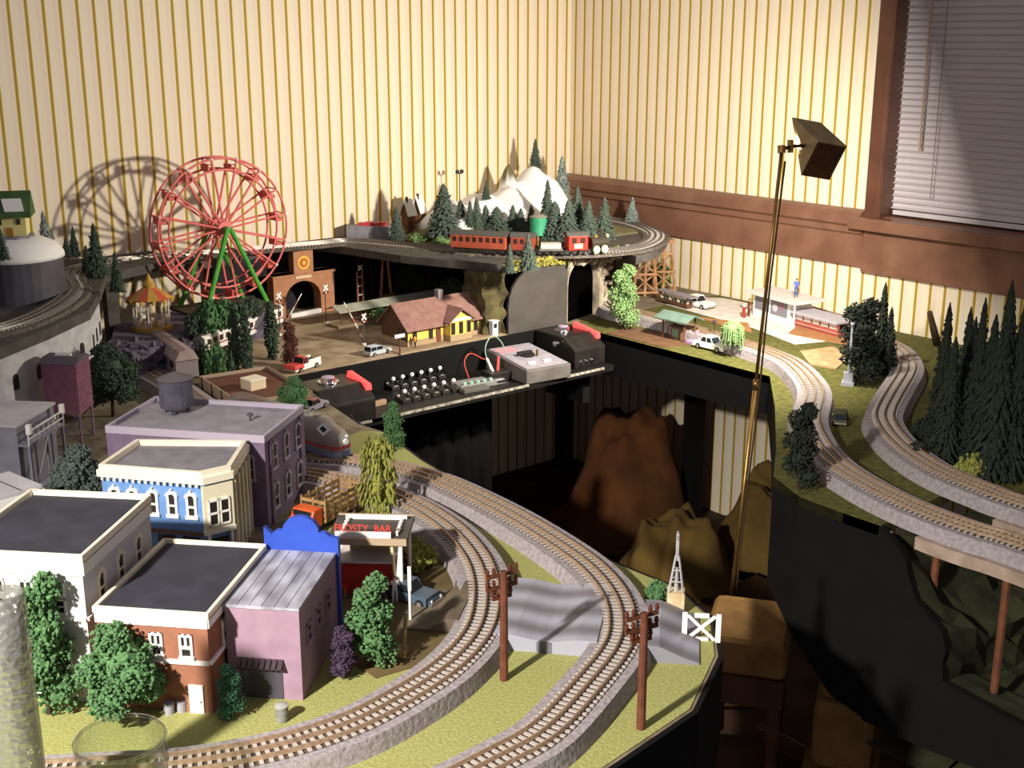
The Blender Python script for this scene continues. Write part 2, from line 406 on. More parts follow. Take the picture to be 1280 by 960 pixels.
# ------------------------------------------------------------------ crossing road
asph = bpy.data.materials.new('asphalt'); asph.use_nodes = True
nt = asph.node_tree; bs = nt.nodes['Principled BSDF']; bs.inputs['Roughness'].default_value = .42
tc = nt.nodes.new('ShaderNodeTexCoord'); wv = nt.nodes.new('ShaderNodeTexWave'); wv.bands_direction = 'Y'
wv.inputs['Scale'].default_value = 6.0; wv.inputs['Distortion'].default_value = .5; wv.inputs['Detail'].default_value = 1; wv.inputs['Detail Scale'].default_value = 1.2
rp = nt.nodes.new('ShaderNodeValToRGB'); rp.color_ramp.elements[0].color = lin('716e76'); rp.color_ramp.elements[1].color = lin('a3a3b0')  # soft lighter and darker grey bands along the road
nt.links.new(tc.outputs['Object'], wv.inputs['Vector']); nt.links.new(wv.outputs['Fac'], rp.inputs['Fac']); nt.links.new(rp.outputs['Color'], bs.inputs['Base Color'])
p0 = at(640,740); p1 = at(640,815); q0 = at(750,750); q1 = at(740,822); r0 = at(895,772); r1 = at(899,826)
ax = ((q0-p0)+(q1-p1)).normalized(); ang = math.atan2(ax.y, ax.x)
mid = (p0+p1+q0+q1)/4
def road(name, label, prof, w, loc, rz, mt=None):
    """prof: (along, height) ; w: width"""
    b = MB()
    n = len(prof)
    for i in range(n-1):
        (x0,h0),(x1,h1) = prof[i], prof[i+1]
        b.add([(x0,-w/2,-.001),(x1,-w/2,-.001),(x1,w/2,-.001),(x0,w/2,-.001),(x0,-w/2,h0),(x1,-w/2,h1),(x1,w/2,h1),(x0,w/2,h0)],
              [(3,2,1,0),(4,5,6,7),(0,1,5,4),(2,3,7,6)]+([(3,0,4,7)] if i == 0 else [])+([(1,2,6,5)] if i == n-2 else []))
    return tag(b.build(name, mt or asph, None, loc=loc, rz=rz), label, 'road')
w_ = ((p1-p0).length*.97)
L1 = (at(757,785)-at(640,778)).length
print('road', ang, w_, mid, L1)
road('paved_road', 'soft-banded grey road slab between the two curved front tracks', [(-L1/2-.004,.0228),(-L1/2+.022,.0225),(-L1/2+.045,.0185),(-L1/2+.07,.0165),(L1/2-.07,.0165),(L1/2-.045,.0185),(L1/2-.022,.0225),(L1/2+.004,.0228)], w_, mid, ang)
rm = at(845,800); L2 = (at(893,800)-at(812,795)).length
road('paved_road', 'short grey road stub between the outer track and the rounded table end', [(-L2/2+.0,.0225),(-L2/2+.02,.0225),(-L2/2+.05,.010),(L2/2-.012,.004)], w_*.78, rm, ang+.04)
lm = at(560,770); L3 = .1
road('paved_road', 'grey road apron inside the inner track leading to the drive-in lot', [(-.06,.004),(-.02,.006),(.006,.0225),(.020,.0225)], w_*.7, at(566,768), ang, mat('worn_road','746856','5c5042',14,.7))

# ------------------------------------------------------------------ buildings
white = mat('white_paint', 'eeeae4', rough=.5); cream = mat('cream_trim', 'efe6cf', rough=.5)
darkroof = mat('dark_roof', '3a3944', '2f2e38', 30, .8)
glass = mat('window_dark', '2c2a26', rough=.15, spec=.6)
def axes(rz): return V((math.cos(rz),math.sin(rz),0)), V((-math.sin(rz),math.cos(rz),0))
class Bld:
    """local frame: x along the front (front = y 0, facing -y), y to the back, z up"""
    def __init__(s, name, label, fl, fr, d, h, cat='building', z=Z0):
        v = V((fr[0]-fl[0], fr[1]-fl[1], 0)); s.w = v.length; s.d = d; s.h = h
        s.t = thing(name, label, cat, (fl[0], fl[1], z), math.atan2(v.y, v.x))
    def walls(s, mt, h=None):
        h = (h or s.h-.0085)
        b = MB(); w, d, k = s.w, s.d, .004
        b.box(0,w,0,d,0,h)
        return b.build('walls', mt, s.t)
    def roof(s, mt, z=None, inset=.004):
        z = z if z is not None else s.h-.008
        return MB().box(inset,s.w-inset,inset,s.d-inset,z,z+.0025).build('roof', mt, s.t)
    def parapet(s, mt, th=.006, hh=.012, over=.003, name='parapet', z=None):
        z = s.h if z is None else z
        b = MB(); w, d = s.w, s.d
        b.box(-over,w+over,-over,th-over,z-hh,z); b.box(-over,w+over,d-th+over,d+over,z-hh,z)
        b.box(-over,th-over,th-over,d-th+over,z-hh,z); b.box(w-th+over,w+over,th-over,d-th+over,z-hh,z)
        return b.build(name, mt, s.t, bevel=.0008, seg=1)
    def face(s, side):
        """matrix taking (u, v up, n out) on the face to local"""
        if side == 'front': return MX(((1,0,0,0),(0,0,-1,0),(0,1,0,0),(0,0,0,1)))
        if side == 'right': return MX(((0,0,1,s.w),(1,0,0,0),(0,1,0,0),(0,0,0,1)))
        if side == 'back': return MX(((-1,0,0,s.w),(0,0,1,s.d),(0,1,0,0),(0,0,0,1)))
        return MX(((0,0,-1,0),(-1,0,0,s.d),(0,1,0,0),(0,0,0,1)))
    def band(s, side, u0, u1, v0, v1, mt, out=.002, name='belt_course'):
        return MB().box(u0,u1,v0,v1,-.001,out,s.face(side)).build(name, mt, s.t)
    def window(s, side, u, v, w, h, fm, gm=glass, style='sash', arch=False, fw=.0028, out=.0022):
        T = s.face(side); b = MB()
        x0, x1, z0, z1 = u-w/2, u+w/2, v, v+h
        def bx(a0,a1,c0,c1,o=out): b.box(a0,a1,c0,c1,-.0005,o,T)
        bx(x0,x0+fw,z0,z1); bx(x1-fw,x1,z0,z1); bx(x0-fw*.4,x1+fw*.4,z0-fw*.4,z0+fw,out*1.5)
        if arch:
            n = 8; r0 = w/2-fw; r1 = w/2+fw*.5; ps = []
            for k in range(n+1): q = PI*k/n; ps.append((u+r1*math.cos(q), z1+r1*.8*math.sin(q)-.001))
            for k in range(n,-1,-1): q = PI*k/n; ps.append((u+r0*math.cos(q), z1+r0*.8*math.sin(q)-.001))
            for k in range(n):
                quad = [ps[k],ps[k+1],ps[2*n-k],ps[2*n+1-k]]
                b.add([(x,y,-.0005) for x,y in quad]+[(x,y,out*1.4) for x,y in quad], [(0,1,2,3),(7,6,5,4),(0,4,5,1),(1,5,6,2),(2,6,7,3),(3,7,4,0)], T)
            bx(u-fw*.4,u+fw*.4,z1+r0*.6,z1+r1*.8+fw*.7,out*1.9)
        else: bx(x0,x1,z1-fw,z1)
        if style == 'sash': bx(x0+fw,x1-fw,z0+h*.48,z0+h*.48+fw*.7)
        if style == 'split':
            bx(x0+fw,x1-fw,z0+h*.40,z0+h*.40+fw*1.3); bx(u-fw*.5,u+fw*.5,z0+h*.40,z1)
        if style == 'slots':
            bx(u-fw*.55,u+fw*.55,z0,z1)
        if style == 'cross':
            bx(x0+fw,x1-fw,z0+h*.5,z0+h*.5+fw*.7); bx(u-fw*.5,u+fw*.5,z0,z1)
        o = b.build('window', fm, s.t)
        p = MB(); 
        if arch:
            poly = [(x0+fw,z0+fw),(x1-fw,z0+fw)]+[(u+(w/2-fw)*math.cos(PI*k/6), z1+(w/2-fw)*.8*math.sin(PI*k/6)-.001) for k in range(7)]
            p.add([(x,y,.0006) for x,y in poly]+[(x,y,-.0004) for x,y in poly], [list(range(len(poly))), list(range(len(poly),2*len(poly)))[::-1]]+[(i,len(poly)+i,len(poly)+(i+1)%len(poly),(i+1)%len(poly)) for i in range(len(poly))], T)
        else: p.box(x0+fw*.8,x1-fw*.8,z0+fw*.8,z1-fw*.8,-.0004,.0006,T)
        p.build('pane', gm, o)
        return o
    def door(s, side, u, w, h, mt, z=0):
        T = s.face(side); o = MB().box(u-w/2,u+w/2,z,z+h,-.0005,.002,T).build('door', mt, s.t)
        MB().cbox((u+w*.32,z+h*.45,.0026),.0012,.0012,.0012,T).build('door_knob', mat('brass','9a7a3a',rough=.3,metal=1), o)
        return o
def onp(x, y, z): p = at(x, y, z); return (p.x, p.y)

# --- brown brick block with white rim
brick = mat('brown_brick', '98664f', '8a5a46', 40, .8)
b = Bld('town_house', 'brown brick two-storey block with dark flat roof and bright white rim', (-2.297,-1.757), (-2.211,-1.851), .190, .1245)
W = b.w
b.walls(brick, .1175); b.roof(darkroof, .118)
b.parapet(cream, th=.0045, hh=.0075)
b.band('front', -.001, W+.001, .106, .117, white, .0025, 'cornice'); b.band('right', -.001, b.d, .106, .117, white, .0025, 'cornice')
b.band('front', 0, W, .0615, .066, white, .003); b.band('right', 0, b.d, .0615, .066, white, .003)
for f in (.22,.53,.80): b.window('front', W*f, .068, .0155, .029, white, style='split')
for f in (.25,.55,.85): b.window('right', b.d*f, .068, .0155, .029, white, style='split')
b.door('front', W*.86, .0165, .036, white)
brick_b = b
# --- white block at the left edge
wstucco = mat('white_stucco', 'cfccd0', 'c5c2c8', 60, .7); gstucco = wstucco
ex = V((.69,-.7238,0))
fr_ = V((-2.303,-1.744,0)); fl_ = fr_-ex*.152
b = Bld('town_house', 'tall white block with slate-grey flat roof at the left edge, tree in front', (fl_.x,fl_.y), (fr_.x,fr_.y), .186, .1825)
W = b.w
b.walls(wstucco, .1735); b.roof(darkroof, .174); b.parapet(cream, th=.0045, hh=.0095)
b.band('front', -.002, W+.002, .158, .173, white, .003, 'cornice'); b.band('right', -.002, b.d, .158, .173, white, .003, 'cornice')
b.band('front', 0, W, .103, .107, white, .003); b.band('right', 0, b.d, .103, .107, white, .003)
for f in (.12,.34,.56,.80):
    b.window('front', W*f, .132, .016, .017, white, style='slots', fw=.0019); b.window('front', W*f, .110, .016, .018, white, fw=.0019)
    b.window('front', W*f, .045, .016, .035, white, fw=.0019)
for f in (.22,.50,.77): b.window('right', b.d*f, .110, .018, .030, cream, arch=True)
for f in (.22,.50,.77): b.window('right', b.d*f, .045, .015, .035, cream)
b.door('front', W*.72, .02, .04, cream)
# --- mauve workshop with the blue false front
mauve = mat('mauve_wall', '9f8294', '937688', 40, .75)
b = Bld('workshop', 'mauve workshop with grey panelled roof and blue false front facing the drive-in', (-2.178,-1.827), (-2.1195,-1.890), .158, .1175)
W = b.w
b.walls(mauve, .113)
roofm = bpy.data.materials.new('panel_roof'); roofm.use_nodes = True; nt = roofm.node_tree; bs = nt.nodes['Principled BSDF']; bs.inputs['Roughness'].default_value = .6
tc = nt.nodes.new('ShaderNodeTexCoord'); mp = nt.nodes.new('ShaderNodeMapping'); mp.inputs['Scale'].default_value = (46,21,1)
ns = nt.nodes.new('ShaderNodeTexNoise'); ns.inputs['Scale'].default_value = 1; ns.inputs['Detail'].default_value = 1
rp = nt.nodes.new('ShaderNodeValToRGB'); rp.color_ramp.elements[0].color = lin('7d7a84'); rp.color_ramp.elements[1].color = lin('b4b4c0'); rp.color_ramp.elements[0].position = .35; rp.color_ramp.elements[1].position = .65
nt.links.new(tc.outputs['Object'], mp.inputs['Vector']); nt.links.new(mp.outputs['Vector'], ns.inputs['Vector']); nt.links.new(ns.outputs['Fac'], rp.inputs['Fac']); nt.links.new(rp.outputs['Color'], bs.inputs['Base Color'])
rb_ = MB().box(-.001,W+.001,-.002,b.d-.004,.113,.1165)
for k in range(1,6): rb_.box(W*k/6-.0005,W*k/6+.0005,-.002,b.d-.004,.1165,.1172)
rb_.build('roof', roofm, b.t)
bluep = mat('blue_front', '2f4fb4', '2a48a8', 30, .5)
# stepped and arched blue false front at the far end
arc = [(-.004,0),(W+.004,0),(W+.004,.135),(W*.93,.137),(W*.86,.142)]
for k in range(9):
    q = PI*k/8; arc.append((W*.5+W*.27*math.cos(q), .142+.02*math.sin(q)))
arc += [(W*.14,.142),(W*.07,.137),(-.004,.146)]
MB().prismy(arc, b.d-.004, b.d+.004).build('false_front', bluep, b.t)
garage = mat('garage_dark', '4a4650', rough=.6)
b.band('front', W*.16, W*.74, .002, .044, garage, .001, 'garage_door')
aw = MB()
for k in range(8): aw.add([(W*(.14+.08*k),-.011,.044),(W*(.2+.08*k),-.011,.044),(W*(.2+.08*k),-.001,.052),(W*(.14+.08*k),-.001,.052),(W*(.14+.08*k),-.010,.042),(W*(.2+.08*k),-.010,.042),(W*(.2+.08*k),-.0005,.050),(W*(.14+.08*k),-.0005,.050)],[(0,1,2,3),(7,6,5,4),(0,4,5,1),(1,5,6,2),(2,6,7,3),(3,7,4,0)])
aw.build('awning', mat('awning_dark', '3b2c33', rough=.7), b.t)
for f in (.2,.45,.7): b.window('right', b.d*f, .06, .018, .024, mauve)
# --- long purple flat-roofed block
purp = mat('purple_wall', '7c6a82', '6f5e76', 40, .8); tarry = mat('tar_roof', 'a09aa0', '8c868e', 40, .85, bump=.2)
lilac = mat('lilac_cap', 'b0a4b4', rough=.7)
b = Bld('town_house', 'long purple flat-roofed block carrying a grey water tank, behind the blue corner building', (-2.058,-1.203), (-1.894,-1.404), .168, .148)
W = b.w
b.walls(purp, .1375); b.roof(tarry, .138); b.parapet(lilac, th=.005, hh=.012, over=.001)
for i, f in enumerate((.2,.5,.8)):
    b.window('right', b.d*f, .085, .021, .035, lilac, arch=True, fw=.003); b.window('right', b.d*f, .02, .021, .035, lilac, arch=True, fw=.003)
for f in (.12,.88): b.band('right', b.d*f-.005, b.d*f+.005, 0, .135, purp, .003, 'pilaster')
for f in (.15,.4,.65,.9): b.window('front', W*f, .075, .018, .035, lilac, arch=True, fw=.003)
e1, e2 = axes(b.t.rotation_euler.z)
def inb(bl, u, v, z): a, c = axes(bl.t.rotation_euler.z); return V(bl.t.location)+a*u+c*v+V((0,0,z))
tank = thing('water_tank', 'small grey cylindrical rooftop water tank on the purple block', 'water tank', inb(b, .065, .112, .1405))
tm = mat('tank_grey', '5a5664', '4a4654', 60, .8)
tank.scale = (1.3,1.3,1.3)
MB().lathe([(.020,.008),(.021,.012),(.0205,.042),(.021,.044)], 18).build('tank', tm, tank)
MB().lathe([(.0225,.044),(.002,.052)], 18).build('lid', mat('tank_lid','6a6064',rough=.8), tank)
for k in range(4):
    q = PI/4+k*PI/2; MB().cbox((.014*math.cos(q),.014*math.sin(q),.0045),.004,.004,.0085).build('leg', tm, tank)
v = thing('roof_vent', 'dark little pipe vent on the purple block flat roof', 'vent', inb(b, .20, .09, .1405))
MB().cyl((0,0,0),(0,0,.008),.0022).build('pipe', tm, v); MB().lathe([(.002,.008),(.005,.009),(.005,.012),(.001,.014)],12).build('cap', tm, v)
# --- blue corner building with a cream cornice and bay
blue = mat('blue_wall', '6f96cc', '6288c0', 40, .7)
ZB = .815
P_ = [at(125,580,ZB), at(251,590,ZB), at(287,582,ZB), at(307,550,ZB), at(171,549,ZB)]
fl, fr = P_[0], P_[1]
b = Bld('corner_house', 'blue two-storey corner building with cream cornice, arched windows and angled bay', (fl.x,fl.y), (fr.x,fr.y), .1, ZB-Z0, 'building')
W = b.w; inv = (MX.Translation(b.t.location) @ MX.Rotation(b.t.rotation_euler.z,4,'Z')).inverted()
loc = [inv @ V((p.x,p.y,Z0)) for p in P_]
poly = [(q.x,q.y) for q in loc]; Hh = b.h
MB().prism(poly, .0, Hh-.012).build('walls', blue, b.t)
def offs(poly, o):
    c = V((sum(p[0] for p in poly)/len(poly), sum(p[1] for p in poly)/len(poly)))
    return [tuple(V(p)+(V(p)-c).normalized()*o) for p in poly]
MB().prism(offs(poly,-.006), Hh-.012, Hh-.009).build('roof', mat('grey_roof','8c8890','7a767e',40,.8), b.t)
def rim(name, polyo, polyi, z0, z1, mt):
    n = len(polyo); m_ = MB()
    for i in range(n):
        j = (i+1)%n
        q = [polyo[i],polyo[j],polyi[j],polyi[i]]
        m_.prism(q, z0, z1)
    return m_.build(name, mt, b.t)
rim('parapet', offs(poly,.002), offs(poly,-.006), Hh-.013, Hh, cream)
co_ = rim('cornice', offs(poly,.006), offs(poly,-.002), Hh-.018, Hh-.008, cream)
dm = MB()
for k in range(16): dm.cbox((W*(k+.5)/16,-.0055,Hh-.0195),.003,.003,.004)
dm.build('dentils', cream, b.t)
for f in (.13,.31,.51,.70,.89): b.window('front', W*f, .073, .016, .032, white, arch=True, fw=.0036, out=.003)
b.band('front', 0, W, .047, .052, mat('shop_brown','6e5140',rough=.7), .003, 'belt_course')
for k in range(4): b.band('front', W*(.03+.25*k), W*(.2+.25*k), .006, .044, glass, .0015, 'shop_window')
# bay panels on the chamfer and the right side
def facemat(p, q):
    d = V((q[0]-p[0], q[1]-p[1], 0)).normalized(); n = V((d.y,-d.x,0))
    return MX(((d.x,0,n.x,p[0]),(d.y,0,n.y,p[1]),(0,1,0,0),(0,0,0,1))), (V(q)-V(p)).length
T1, l1 = facemat(poly[1], poly[2]); T2, l2 = facemat(poly[2], poly[3])
yel = mat('bay_cream', 'e8dec0', rough=.6)
bay = MB().box(-.001,l1+.001,.052,Hh-.022,-.001,.004,T1).build('bay_panel', yel, b.t)
for u in (.3,.7):
    fm = MB()
    for a0,a1,c0,c1 in ((-.17,-.13,.06,.1),(.13,.17,.06,.1),(-.17,.17,.06,.063),(-.17,.17,.097,.1),(-.17,.17,.078,.081)):
        fm.box(l1*(u+a0),l1*(u+a1),c0,c1,.004,.0062,T1)
    o = fm.build('window', white, b.t); MB().box(l1*(u-.14),l1*(u+.14),.062,.098,.0035,.0048,T1).build('pane', glass, o)
MB().box(-.002,l1+.002,.0485,.055,-.001,.006,T1).build('bay_sill', white, b.t)
for u in (.1,.9): MB().box(l1*u-.002,l1*u+.002,0,.048,.002,.006,T1).build('column', white, b.t)
MB().box(l1*.2,l1*.8,.002,.04,-.001,.001,T1).build('door', glass, b.t)
MB().box(0,l2,.05,Hh-.022,-.001,.002,T2).build('side_panel', mat('side_olive','6f6848',rough=.8), b.t)
for k in range(5): MB().box(l2*(.06+.22*k)-.0025,l2*(.06+.22*k)+.0025,.0,Hh-.022,.001,.006,T2).build('pilaster', yel, b.t)
for k in range(4): MB().box(l2*(.1+.22*k),l2*(.24+.22*k),.065,.1,.001,.0028,T2).build('window', glass, b.t)
# --- white-roofed mansard building, left edge
ZR = .79
pk = mat('pink_wall', 'ae8f9e', '9c8090', 40, .8); wr = mat('pale_roof', 'c8c5c8', 'b8b4ba', 20, .6)
q0, q1, q2, q3 = at(-70,590,ZR), at(48,602,ZR), at(34,566,ZR), at(-40,550,ZR)
b = Bld('town_house', 'pink house with notched pale roof at the far left edge', (-2.345,-1.35), (-2.205,-1.322), .16, ZR-Z0)
W = b.w
b.walls(pk, b.h-.006); MB().box(-.004,W*.82,-.004,b.d+.004,b.h-.006,b.h+.001).build('roof', wr, b.t)
MB().box(W*.82-.002,W+.004,.0,b.d*.55,b.h-.006,b.h+.001).build('roof', wr, b.t)
MB().box(W-.004,W+.005,-.004,b.d*.6,b.h-.02,b.h-.004).build('cornice', white, b.t)
MB().box(-.004,W+.004,-.006,.002,b.h-.016,b.h-.004).build('cornice', white, b.t)
for f in (.2,.5,.8): b.window('front', W*f, .05, .016, .03, white)
# --- grey mill with a railed walkway
ZM = .80
gm_ = mat('mill_grey', '8e8c98', '7e7c8a', 30, .8)
q0, q1 = at(-50,540,ZM), at(25,532,ZM)
b = Bld('mill', 'grey loading mill with white railed walkway and pale flat roof at left', (-2.228,-.963), (-2.145,-1.049), .128, ZM-Z0)
W = b.w
b.walls(gm_, b.h-.003); MB().box(-.003,W+.003,-.003,b.d+.003,b.h-.003,b.h+.001).build('roof', wr, b.t)
pl = MB(); pl.box(W,W+.02,.0,b.d*.95,.092,.095); pl.build('walkway', gm_, b.t)
rl = MB()
for z in (.105,.117): rl.tube([(W+.019,.0,z),(W+.019,b.d*.95,z)], .0012, 6)
for k in range(8): rl.tube([(W+.019,b.d*.95*k/7,.093),(W+.019,b.d*.95*k/7,.117)], .001, 5)
rl.build('railing', white, b.t)
for y in (.004,b.d*.93): MB().cbox((W+.019,y,.121),.007,.007,.016).build('lamp_housing', white, b.t)
for y in (.004,b.d*.5,b.d*.93): MB().box(W+.015,W+.019,y-.002,y+.002,0,.092).build('post', gm_, b.t)
MB().tube([(W+.018,.0,.002),(W+.018,b.d*.5,.091)], .0015, 6).build('brace', white, b.t); 
MB().box(W,W+.02,.0,b.d*.9,.0,.012).build('dock', gm_, b.t)
# --- maroon hopper tower on legs
mar = mat('maroon_siding', '85566a', '74495c', 60, .8)
base = at(88,545); 
t = thing('coal_hopper', 'maroon slatted hopper tower on crossed legs below the white viaduct', 'tower', V((-1.965,-.788,Z0)), -.75)
w2 = .032
bb = MB().box(-w2,w2,-w2,w2,.06,.155)
for k in range(9): bb.box(-w2-.001,w2+.001,-w2-.001,w2+.001,.065+.01*k,.067+.01*k)
bb.build('hopper', mar, t)
MB().prismx([(-w2-.004,.155),(w2+.004,.155),(w2*.5,.164),(-w2*.5,.164)], -w2-.003, w2+.003).build('roof', mat('hopper_roof','5d5660',rough=.8), t)
MB().cbox((.0,-.005,.166),.03,.006,.004).build('vent', white, t)
legm = mat('hopper_leg', '8a6f86', rough=.8)
for sx in (-1,1):
    for sy in (-1,1): MB().cyl((sx*w2*.9,sy*w2*.9,0),(sx*w2*.9,sy*w2*.9,.06),.0025,n=6).build('leg', legm, t)
for s in (-1,1):
    MB().tube([(-w2*.9,s*w2*.9,.002),(w2*.9,s*w2*.9,.058)],.0012,5).build('brace', legm, t); MB().tube([(w2*.9,s*w2*.9,.002),(-w2*.9,s*w2*.9,.058)],.0012,5).build('brace', legm, t)
# --- low tan building with brown roof and white penthouse
ZT = .70
q = [at(249,470,ZT), at(300,503,ZT), at(345,490,ZT), at(300,465,ZT)]
tanw = mat('tan_wall','a48f78',rough=.8); brn = mat('brown_roof','6f4636','5e3a2d',40,.85)
b = Bld('flat_shed', 'low tan building with sunken brown roof and black pilasters, in front of the poplars', (q[0].x,q[0].y), (q[1].x,q[1].y), .155, ZT-Z0)
W = b.w
b.walls(tanw, b.h-.0095); b.roof(brn, b.h-.009); b.parapet(tanw, th=.004, hh=.012, over=.001)
for side, L_ in (('front',W),('right',b.d)):
    for k in range(4): u = L_*(k+.3)/4; b.band(side, u-.0025, u+.0025, 0, b.h, mat('pilaster_black','2a2624',rough=.7), .002, 'pilaster')
ph = thing('roof_shed', 'cream box penthouse on the brown sunken roof', 'shed', inb(b, W*.55, b.d*.45, b.h-.0065), b.t.rotation_euler.z+.25)
MB().box(-.018,.018,-.018,.02,0,.02).build('walls', mat('cream_box','d8c7a8',rough=.7), ph); MB().box(-.019,.019,-.019,.021,.02,.0225).build('roof', cream, ph)
# ------------------------------------------------------------------ high deck, viaduct, mountain
deckgrey = mat('deck_grey', '5a5550', '474340', 40, .85)
rockm = mat('hill_rock', '5d5546', '3f3a30', 25, .95, bump=.8, detail=8)
purplerock = mat('grey_rock', '6c6470', '544d5a', 25, .95, bump=.8, detail=8)
hill_m = mat('hill_turf', '6f6a3c', '4c4a2a', 40, .95, bump=.6, detail=8)
def upxy(x, y, z): p = at(x, y, z); return (p.x, p.y)
# deck outline: front edge left to right, then the back wall
fl_ = [upxy(-60,452,.87), upxy(0,436,.87), upxy(60,412,.87), upxy(112,388,.87), upxy(124,366,.87)]
deckL = fl_+[(-1.66,-.24),(-1.45,-.16),(-1.45,-.006),(-2.9,-.006),(-2.9,-1.15)]
t = thing('high_deck', 'high railway deck round the grey tunnel at the upper left, on a white arched viaduct', 'deck')
MB().prism(deckL, .851, .872).build('deck', deckgrey, t)
vw = mat('viaduct_white', 'c9c7c6', 'b4b0b4', 40, .8)
# viaduct wall below the deck edge, with dark arched openings
vp = fl_[:]
for i in range(len(vp)-1):
    a, c = V((*vp[i],0)), V((*vp[i+1],0)); d = (c-a); Lw = d.length; d.normalize(); n = V((d.y,-d.x,0))
    T = MX(((d.x,0,n.x,a.x),(d.y,0,n.y,a.y),(0,1,0,0),(0,0,0,1)))
    zb = Z0 if i < 2 else Z0+.10
    w_o = MB().box(0,Lw,zb,.851,-.012,-.002,T).build('viaduct_wall', vw, t)
    if i >= 1:
        k = max(2, int(Lw/.06))
        for j in range(k):
            u = Lw*(j+.5)/k; r = .008
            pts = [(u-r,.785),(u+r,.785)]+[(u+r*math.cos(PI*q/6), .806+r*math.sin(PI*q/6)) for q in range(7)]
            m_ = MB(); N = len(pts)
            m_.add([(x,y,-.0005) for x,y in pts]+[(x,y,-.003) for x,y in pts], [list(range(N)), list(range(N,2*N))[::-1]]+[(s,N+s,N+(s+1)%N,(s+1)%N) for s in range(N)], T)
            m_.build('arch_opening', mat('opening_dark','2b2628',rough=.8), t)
for x, y in ((-2.85,-1.0),(-2.85,-.1),(-1.6,-.1)): MB().box(x-.015,x+.015,y-.015,y+.015,Z0,.851).build('support', deckgrey, t)
# centre deck along the wall and round the mountain
fr2 = [(-1.45,-.14),(-1.25,-.11)]+[upxy(345,307,.85), upxy(385,304,.85), upxy(440,311,.85), upxy(500,320,.85), upxy(560,326,.85), upxy(620,331,.85)]+[(-.80,-.645),(-.56,-.645)]+[(-.50,-.655), (-.42,-.668), upxy(795,322,.85), upxy(822,314,.85), upxy(834,300,.85), upxy(826,288,.85), upxy(806,280,.85)]+[(-.02,-.20),(-.02,-.006),(-1.45,-.006)]
t = thing('high_deck', 'dark-edged high railway deck along the back wall under the snowy mountain', 'deck')
MB().prism(fr2, .832, .852).build('deck', deckgrey, t)
bkm = mat('shade_backdrop_dark','201d1e','2c2630',30,.9)  # dark boards added in place of the shade under the deck
MB().box(-1.30,-.62,-.035,-.029,Z0,.832).build('shade_backdrop', bkm, t)
MB().box(-.626,-.62,-.50,-.029,Z0,.832).build('shade_backdrop', bkm, t)
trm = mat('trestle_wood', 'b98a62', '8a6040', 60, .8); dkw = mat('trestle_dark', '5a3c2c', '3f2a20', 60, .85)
def bent(name, label, x, y, rz, w0=.035, w1=.018, z0=Z0, z1=.832, mt=trm, rows=2, legs=3, depth=0):
    t = thing(name, label, 'trestle', (x,y,z0), rz); h = z1-z0
    for i in range(legs):
        f = -1+2*i/(legs-1); MB().cyl((f*w0,0,0),(f*w1,0,h),.0042,n=7).build('post', mt, t)
    for r in range(rows+1):
        z = h*(r+.25)/(rows+1); ww = w0+(w1-w0)*z/h
        MB().box(-ww-.006,ww+.006,-.0065,-.0035,z-.003,z+.003).build('cross_beam', mt, t)
        if r < rows:
            z2 = h*(r+1.25)/(rows+1); w2_ = w0+(w1-w0)*z2/h
            for s in (-1,1): MB().tube([(-s*ww,.005,z),(s*w2_,.005,z2)],.0026,6).build('brace', mt, t)
    MB().box(-w1-.012,w1+.012,-.008,.008,h-.01,h).build('cap_beam', mt, t)
    return t
b1 = at(806,371); bent('trestle_bent', 'bright brown timber trestle bent left of its twin under the loop by the right wall', b1.x, b1.y, -.62)
b2 = at(832,368); bent('trestle_bent', 'bright brown timber trestle bent nearest the wall under the loop', b2.x+.0, b2.y+.01, -.72)
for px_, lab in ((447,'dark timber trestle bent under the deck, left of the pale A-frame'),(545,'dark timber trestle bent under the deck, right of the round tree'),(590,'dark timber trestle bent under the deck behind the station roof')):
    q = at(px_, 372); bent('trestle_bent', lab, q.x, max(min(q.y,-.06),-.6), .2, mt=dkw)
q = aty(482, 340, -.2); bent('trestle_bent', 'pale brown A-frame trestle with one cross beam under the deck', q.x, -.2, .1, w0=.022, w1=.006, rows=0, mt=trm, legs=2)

# mountain: height field on the deck
snow = mat('snow', 'f4f2ee', rough=.6)
mtn = bpy.data.materials.new('mountain'); mtn.use_nodes = True; nt = mtn.node_tree; bs = nt.nodes['Principled BSDF']; bs.inputs['Roughness'].default_value = .9
at_ = nt.nodes.new('ShaderNodeAttribute'); at_.attribute_name = 'snow'
ns = nt.nodes.new('ShaderNodeTexNoise'); ns.inputs['Scale'].default_value = 60; tc = nt.nodes.new('ShaderNodeTexCoord'); nt.links.new(tc.outputs['Object'], ns.inputs['Vector'])
rp = nt.nodes.new('ShaderNodeValToRGB'); rp.color_ramp.elements[0].color = lin('5a5136'); rp.color_ramp.elements[1].color = lin('8a8456'); nt.links.new(ns.outputs['Fac'], rp.inputs['Fac'])
mx = nt.nodes.new('ShaderNodeMixRGB'); mx.inputs[2].default_value = lin('ffffff')
nt.links.new(at_.outputs['Fac'], mx.inputs[0]); nt.links.new(rp.outputs['Color'], mx.inputs[1]); nt.links.new(mx.outputs[0], bs.inputs['Base Color'])
bumps = [(-.64,-.22,.10,.06,.11),(-.53,-.21,.112,.07,.12),(-.42,-.20,.118,.06,.12),(-.31,-.17,.165,.055,.11),(-.26,-.18,.13,.05,.11),(-.375,-.14,.17,.03,.04)]
